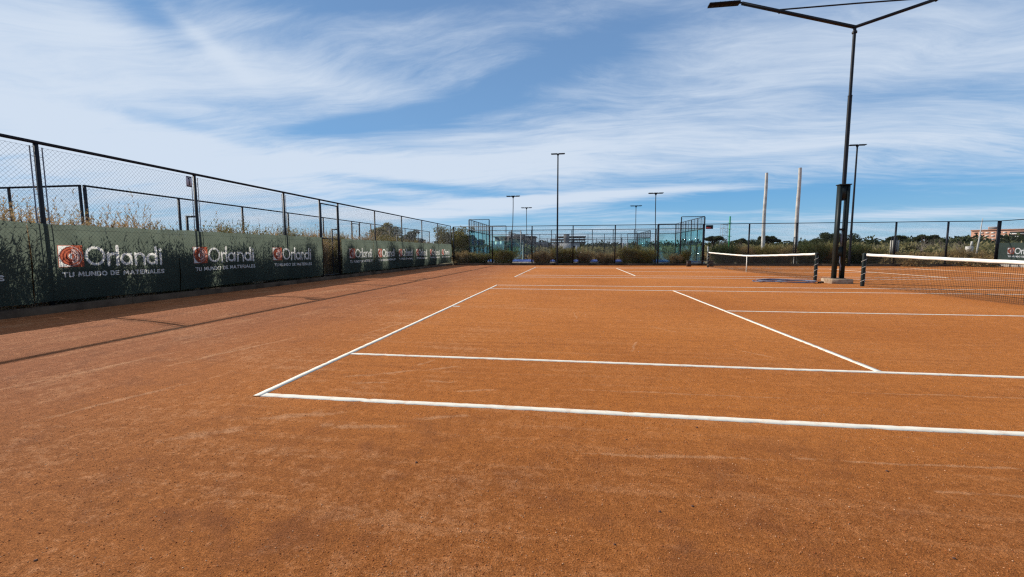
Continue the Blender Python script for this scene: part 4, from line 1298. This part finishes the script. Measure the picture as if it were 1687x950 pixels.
def on_stems(P, m, g, tmin=.3):
    n, s, _ = P.shape
    i = g.integers(0, n, m); t = (tmin + (1 - tmin) * g.random(m)) * (s - 1)
    k = np.minimum(t.astype(int), s - 2); f = (t - k)[:, None]
    p = P[i, k] * (1 - f) + P[i, k + 1] * f
    d = P[i, k + 1] - P[i, k]
    return p, d / (np.linalg.norm(d, axis=1)[:, None] + 1e-9)

L_OLIVE = leafmat('olive_leaves', [(.08, .085, .022), (.16, .14, .038), (.24, .19, .06), (.11, .105, .03)], .4)
L_GREEN = leafmat('green_leaves', [(.030, .050, .014), (.055, .075, .020), (.09, .10, .03), (.04, .055, .018)])
L_BROWN = leafmat('brown_leaves', [(.17, .115, .05), (.28, .195, .085), (.37, .26, .13), (.19, .15, .06)], .45)
L_STRAW = leafmat('straw_blades', [(.30, .19, .09), (.42, .29, .14), (.50, .36, .21), (.34, .22, .13), (.22, .19, .06)], .45)
L_YELL = leafmat('yellow_green_leaves', [(.15, .135, .025), (.24, .19, .045), (.12, .115, .025)])
L_DARK = leafmat('dark_tree_leaves', [(.03, .042, .02), (.055, .068, .03), (.075, .085, .04)])
L_SAGE = leafmat('sage_leaves', [(.16, .16, .07), (.24, .22, .10), (.31, .26, .14), (.14, .14, .06)], .45)
TWIG = simple('twig', (.13, .10, .075), (.07, .05, .04), 12, .9)
TWIGP = simple('pale_twig', (.30, .24, .20), (.18, .14, .12), 12, .9)

def off_fence(P):
    """plants lean against the fence but never grow through it"""
    P = P.copy(); x, y = P[..., 0], P[..., 1]
    lf = (x < -6.0) & (P[..., 1] < 34.9)
    P[..., 0] = np.where(lf & (x > -8.97), -8.97 - (x + 8.97) * .35, x)
    P[..., 1] = np.where(~lf & (y < 35.32), 35.32 + (35.32 - y) * .35, y)
    return P

def bush(x, y, H, rad, mat, label, seed, zb=-.2, dens=1.0, leafl=.075, leafw=.010, twigmat=None, name='bush', group=None, up=.6, cat='bush', tmin=.04, nst=None, foot=.55):
    g = np.random.default_rng(seed)
    root = empty(name, (x, y, zb)); tag(root, label, cat, group)
    n = nst or int(130 * max(.4, rad))
    V, F, P = stems(x, y, zb, n, H, rad, g, r=.009, foot=foot)
    P = off_fence(P) if y < 40 else P; V = off_fence(V) if y < 40 else V
    raw('stem', V, F, twigmat or TWIG, root)
    m = int(5200 * dens * max(.35, rad * H))
    p, d = on_stems(P, m, g, tmin)
    p = p + g.normal(size=p.shape) * .05 * H * np.array([1, 1, .8])
    p[:, 2] = np.maximum(p[:, 2], zb + .02)
    dr = d * up + g.normal(size=p.shape) * .45
    V, F = blades(p, dr, leafl * (.6 + .8 * g.random(m)), leafw * (.6 + .8 * g.random(m)), g)
    raw('foliage', off_fence(V) if y < 40 else V, F, mat, root)
    return root

# hedge of bushes behind the far fence (named left to right)
HB_ = [  # px centre, height, radius, material
 (765, 1.35, 1.25, L_BROWN), (790, 1.05, .9, L_OLIVE), (828, 1.45, 1.05, L_YELL), (893, 1.35, .95, L_BROWN), (930, 1.5, 1.0, L_OLIVE), (962, 1.25, .6, L_BROWN), (998, 1.15, .7, L_BROWN),
 (1040, 1.55, 1.0, L_OLIVE), (1062, 1.35, .75, L_YELL), (1113, 1.0, .55, L_BROWN), (1128, 1.5, .4, L_YELL), (1195, 1.85, 1.1, L_GREEN), (1228, 1.75, 1.0, L_BROWN), (1262, 1.9, 1.1, L_OLIVE), (1288, 1.5, .8, L_BROWN),
 (1333, 2.05, 1.15, L_GREEN), (1352, 1.75, .9, L_BROWN), (1372, 1.7, .8, L_OLIVE), (1410, 1.9, .85, L_GREEN), (1432, 1.6, .8, L_OLIVE), (1500, 1.2, .8, L_BROWN), (1580, 1.25, 1.1, L_BROWN)]
ORD = ['leftmost', 'second', 'third', 'fourth', 'fifth', 'sixth', 'seventh', 'eighth', 'ninth', 'tenth', 'eleventh', 'twelfth', 'thirteenth', 'fourteenth', 'fifteenth', 'sixteenth', 'seventeenth', 'eighteenth', 'nineteenth', 'twentieth', 'twenty-first', 'rightmost']
KN = {L_BROWN.name: 'brownish', L_OLIVE.name: 'olive', L_YELL.name: 'yellowish', L_GREEN.name: 'dark green'}
for i, (px, H, rad, mt) in enumerate(HB_):
    Yb = 35.95 if px < 1150 else 36.9
    d = fw * 680.35 + (px - 843.5) * r2 - (430 - 475) * u2
    t = (Yb - CAM.y) / d.y; x = CAM.x + d.x * t
    if px < 1150: rad_ = min(rad, 1.1)
    bush(x, Yb, (H + .28) * (.88 + .2 * ((i * 37) % 10) / 10), rad * (1.0 + .22 * ((i * 53) % 10) / 10), mt, '%s %s bush from the left, just behind the far fence' % (ORD[i] if i else 'the leftmost', KN[mt.name]), 400 + i, dens=2.6, leafl=.09, leafw=.015, group='bushes behind the far fence')

# left corridor: mass of tall dry grass, some distinct shrubs
g = np.random.default_rng(77)
Vs, Fs, n0 = [], [], 0
Vl, Fl, n1 = [], [], 0
def grass_clump(x, y, H, ns, spread, ml, mh, lw_):
    global n0, n1
    V, F, P = stems(x, y, -.12, ns, H, spread, g, r=.0045, seg=5, droop=.45)
    Vs.append(off_fence(V)); Fs.append(F + n0); n0 += len(V)
    for m, t0, sc_, ln_, w_ in ((ml, .05, .28, .16, .0065), (mh, .66, .6, .07, .010)):
        p, d = on_stems(P, m, g, t0)
        dr = d + g.normal(size=p.shape) * sc_
        V, F = blades(p, dr, ln_ * (.5 + g.random(m)), w_ * lw_ * (.6 + .8 * g.random(m)), g)
        Vl.append(off_fence(V)); Fl.append(F + n1); n1 += len(V)
for k in range(260):
    y = 1.2 + 34 * g.random(); x = -9.4 - 3.4 * g.random() ** 1.3
    grass_clump(x, y, (1.9 + .9 * g.random()), 34, .55, 340, 260, 1.0)
for k in range(75):           # tall reeds leaning over the nearest banners
    y = 2.5 + 6.5 * g.random(); x = -9.6 - 2.6 * g.random()
    grass_clump(x, y, 2.45 + .75 * g.random(), 30, .6, 300, 420, 1.1)
for k in range(190):          # fuller, taller stand further back
    y = 7.5 + 28 * g.random(); x = -11.0 - 2.9 * g.random()
    if 16 < y < 30: H = 2.5 + .65 * g.random()
    else: H = 2.05 + .5 * g.random()
    grass_clump(x, y, H, 46, .6, 700, 520, 1.5)
Vall = np.concatenate(Vs + Vl); Fall = np.concatenate(Fs + [f + n0 for f in Fl])
tag(raw('tall_grass', Vall, Fall, L_STRAW), 'tall dry straw coloured grass growing behind the left banners', 'grass', kind='stuff')
SH = [(-9.7, 5.6, 2.0, .75, L_GREEN, 'nearest dark shrub casting its shadow on the leftmost banner'), (-9.55, 8.0, 2.15, .8, L_OLIVE, 'olive shrub behind the fence post with the number plate'),
      (-9.6, 9.9, 1.95, .7, L_OLIVE, 'olive shrub between the number plate and the next post'), (-10.2, 11.0, 2.55, .9, L_YELL, 'rounded yellow green shrub rising above the banner before the gate'),
      (-9.6, 12.6, 2.2, .6, L_SAGE, 'grey green shrub just behind the third fence post'), (-10.0, 13.9, 2.45, .8, L_SAGE, 'tall grey green shrub next to the gate'),
      (-9.9, 15.6, 2.2, .65, L_BROWN, 'brown shrub seen through the gate'), (-9.7, 17.4, 2.35, .8, L_YELL, 'yellow shrub just beyond the gate'),
      (-10.1, 20.1, 2.1, .8, L_BROWN, 'brown shrub behind the second banner beyond the gate'), (-9.8, 22.6, 2.5, .9, L_OLIVE, 'tall olive shrub behind the third banner beyond the gate'),
      (-9.9, 24.8, 2.7, .9, L_YELL, 'tallest yellow green shrub, behind the third and fourth far banners'), (-9.8, 27.2, 2.45, .9, L_OLIVE, 'olive shrub behind the fourth far banner'),
      (-9.9, 30.0, 2.3, .9, L_BROWN, 'brown shrub behind the fifth far banner'), (-10.1, 33.2, 1.9, .8, L_OLIVE, 'olive shrub near the far left corner'), (-9.6, 3.0, 1.9, .8, L_OLIVE, 'olive shrub behind the banner at the left edge'),
      (-9.55, 1.2, 1.9, .8, L_GREEN, 'dark shrub out of the frame on the left')]
for i, (x, y, H, rad, mt, lab) in enumerate(SH[:15]):
    bush(x, y, H - .12, rad, mt, lab, 500 + i, zb=-.12, dens=3.0, leafl=.10, leafw=.012, name='shrub', group='shrubs behind the left banners', cat='shrub', up=1.0)

# trees
def crown_leaves(blobs, n, g, ll, lw, flat=1.0):
    w = np.array([b[3] ** 2 for b in blobs]); w = w / w.sum()
    i = g.choice(len(blobs), n, p=w)
    B = np.array([b[:4] for b in blobs])[i]
    v = g.normal(size=(n, 3)); v /= np.linalg.norm(v, axis=1)[:, None]
    rr = g.random(n) ** .45
    P = B[:, :3] + v * (B[:, 3] * rr)[:, None] * np.array([1, 1, flat])
    dr = v + g.normal(size=v.shape) * .8
    return blades(P, dr, ll * (.6 + .8 * g.random(n)), lw * (.6 + .8 * g.random(n)), g)

def tree(x, y, H, rad, mat, label, seed, zb=-.24, flat=.6, nb=12, n=5000, ll=.20, lw=.05, trunkh=.55, name='tree', group=None, twig=None, pine=False, r0_=.16):
    g = np.random.default_rng(seed)
    root = empty(name, (x, y, zb)); tag(root, label, 'tree', group)
    m = MB(); top = Vector((x + g.normal() * .1, y, zb + H * trunkh))
    m.tube([(x, y, zb), (x + g.normal() * .08, y, zb + H * trunkh * .5), top], [r0_, r0_ * .8, r0_ * .6], 8)
    blobs = []
    if pine: rad *= .55; H *= .9; nb = int(nb * 1.8); n = int(n * 1.2)
    for k in range(nb):
        a = g.random() * 6.283; q = rad * (.25 + .95 * g.random() ** 1.3)
        br = rad * (.22 + .22 * g.random())
        z = zb + H - br * flat - (H * (1 - trunkh) - br * flat) * (g.random() ** 1.3) * (.9 if not pine else .45)
        c = (x + q * math.cos(a), y + q * math.sin(a), z, br)
        blobs.append(c)
        m.tube([top - Vector((0, 0, H * trunkh * .25 * g.random())), ((top.x + c[0]) / 2, (top.y + c[1]) / 2, (top.z + c[2]) / 2 + .1), (c[0], c[1], c[2])], [r0_ * .4, r0_ * .25, r0_ * .08], 5)
    m.build('trunk', twig or TWIG, root)
    V, F = crown_leaves(blobs, n, g, ll, lw, flat)
    raw('crown', V, F, mat, root)
    return root
tree(-13.6, 52.5, 5.0, 2.3, L_OLIVE, 'leafy olive green tree just beyond the far left corner of the courts', 601, nb=20, n=9000, flat=.8, trunkh=.4)
tree(-11.3, 54.5, 4.1, 1.3, L_DARK, 'small dark crown right of the leafy tree in the far left corner', 602, nb=9, n=3500)
tree(-18.2, 40.5, 4.5, 1.9, L_OLIVE, 'round topped tree rising over the shrubs behind the second banner past the gate', 603, nb=14, n=6500, flat=.75, trunkh=.4)
tree(-18.2, 47.5, 4.1, 1.5, L_DARK, 'dark low tree left of the far left corner tree', 604, nb=10, n=4500)
tree(26.6, 73, 4.2, 2.2, L_DARK, 'dark flat topped pine right beside the padel sign', 605, nb=10, n=5000, flat=.4, pine=True, trunkh=.6)
tree(46.4, 98, 4.9, 3.0, L_DARK, 'dark pine on the skyline between the two concrete poles', 606, nb=10, n=5000, flat=.4, pine=True, ll=.3, lw=.1)
tree(39.5, 95, 4.3, 2.0, L_DARK, 'small dark pine on the skyline left of the first concrete pole', 607, nb=8, n=3500, flat=.45, pine=True, ll=.3, lw=.1)
tree(45.3, 76, 4.5, 2.0, L_DARK, 'dark rounded tree on the skyline left of the big mast', 608, nb=12, n=5000, flat=.6)
tree(49.0, 77, 4.3, 2.2, L_DARK, 'dark tree seen through the gap of the big mast', 609, nb=12, n=5000, flat=.6)
tree(70.0, 95, 4.8, 2.3, L_DARK, 'left one of two umbrella shaped pines on the right skyline', 610, nb=8, n=4000, flat=.35, pine=True, ll=.3, lw=.1)
tree(74.3, 94, 5.0, 2.6, L_DARK, 'right one of two umbrella shaped pines on the right skyline', 611, nb=9, n=4500, flat=.35, pine=True, ll=.3, lw=.1)

def bare_tree(x, y, H, label, seed, zb=-.24):
    g = np.random.default_rng(seed)
    root = empty('bare_tree', (x, y, zb)); tag(root, label, 'tree', 'bare trees')
    tr = MB(); br = MB()
    def grow(p, d, ln, r, lev, mb):
        q = p + d * ln; mid = p + d * ln * .5 + Vector(g.normal(size=3)) * ln * .05
        (tr if lev == 0 else br).tube([p, mid, q], [r, r * .8, r * .6], 5 if lev < 2 else 3)
        if lev >= 5: return
        for k in range(3 if lev < 3 else 2):
            nd = (d + Vector(g.normal(size=3)) * .48 + Vector((0, 0, .12))).normalized()
            grow(q if k else p + d * ln * .75, nd, ln * (.66 + .15 * g.random()), r * .58, lev + 1, mb)
    grow(Vector((x, y, zb)), Vector((g.normal() * .1, 0, 1)).normalized(), H * .30, .06, 0, tr)
    tr.build('trunk', TWIGP, root); br.build('crown', TWIGP, root)
bare_tree(43.6, 52.8, 3.3, 'leafless pale tree left of the post near the right skyline', 701)
bare_tree(46.5, 53.5, 3.3, 'leafless pale tree right of the post near the right skyline', 702)
bare_tree(41.0, 56.0, 2.6, 'low leafless tree beside the dark stump on the right', 703)
bare_tree(27.3, 62.0, 2.9, 'leafless grey tree below the pine beside the padel sign', 704)
bare_tree(49.5, 55.0, 3.0, 'leafless tree closest to the thin leaning pole', 705)

# far-off scrub wood: one mass
g = np.random.default_rng(9)
Vs, Fs, n0 = [], [], 0
Vt, Ft, n2 = [], [], 0
WOODC = {}
def mass(name, mat, spec, seed, label, ll, lw):
    g = np.random.default_rng(seed)
    blobs = []
    for (a0, a1, d0, d1, h0, h1, n, r0_, r1_) in spec:
        for k in range(n):
            pxx = a0 + (a1 - a0) * g.random(); dist = d0 + (d1 - d0) * g.random()
            d = fw * 680.35 + (pxx - 843.5) * r2 - (413 - 475) * u2; d.z = 0; d.normalize()
            r_ = r0_ + (r1_ - r0_) * g.random()
            H = (h0 + (h1 - h0) * g.random())
            p = CAM + d * dist
            blobs.append((p.x, p.y, -.24 + max(0, H - r_ * .8) * .9, r_))
            blobs.append((p.x + g.normal() * r_ * .5, p.y, -.24 + H * .35, r_ * .9))
    n = int(len(blobs) * 190)
    V, F = crown_leaves(blobs, n, g, ll, lw, .8)
    V[:, 2] = np.maximum(V[:, 2], -.235)
    # trunks
    o = raw(name, V, F, mat); tag(o, label, 'scrub', kind='stuff'); return o
mass('scrub_wood', L_SAGE, [(840, 1750, 70, 150, 1.0, 2.7, 400, 1.1, 2.1), (960, 1120, 60, 100, .8, 2.2, 80, .9, 1.6)], 21, 'pale olive scrub wood spread behind the courts up to the skyline', .5, .14)
mass('far_trees', L_DARK, [(560, 1800, 150, 230, 3.5, 5.6, 330, 2.0, 4.0), (400, 800, 90, 140, 2.0, 4.0, 90, 1.6, 2.6)], 22, 'dark line of distant trees along the horizon', .9, .3)
mass('dry_scrub', L_BROWN, [(780, 1750, 50, 80, .3, 1.0, 260, .6, 1.1), (1480, 1640, 46, 60, .4, 1.1, 16, .7, 1.1)], 23, 'reddish dry scrub in the field beyond the courts', .32, .06)
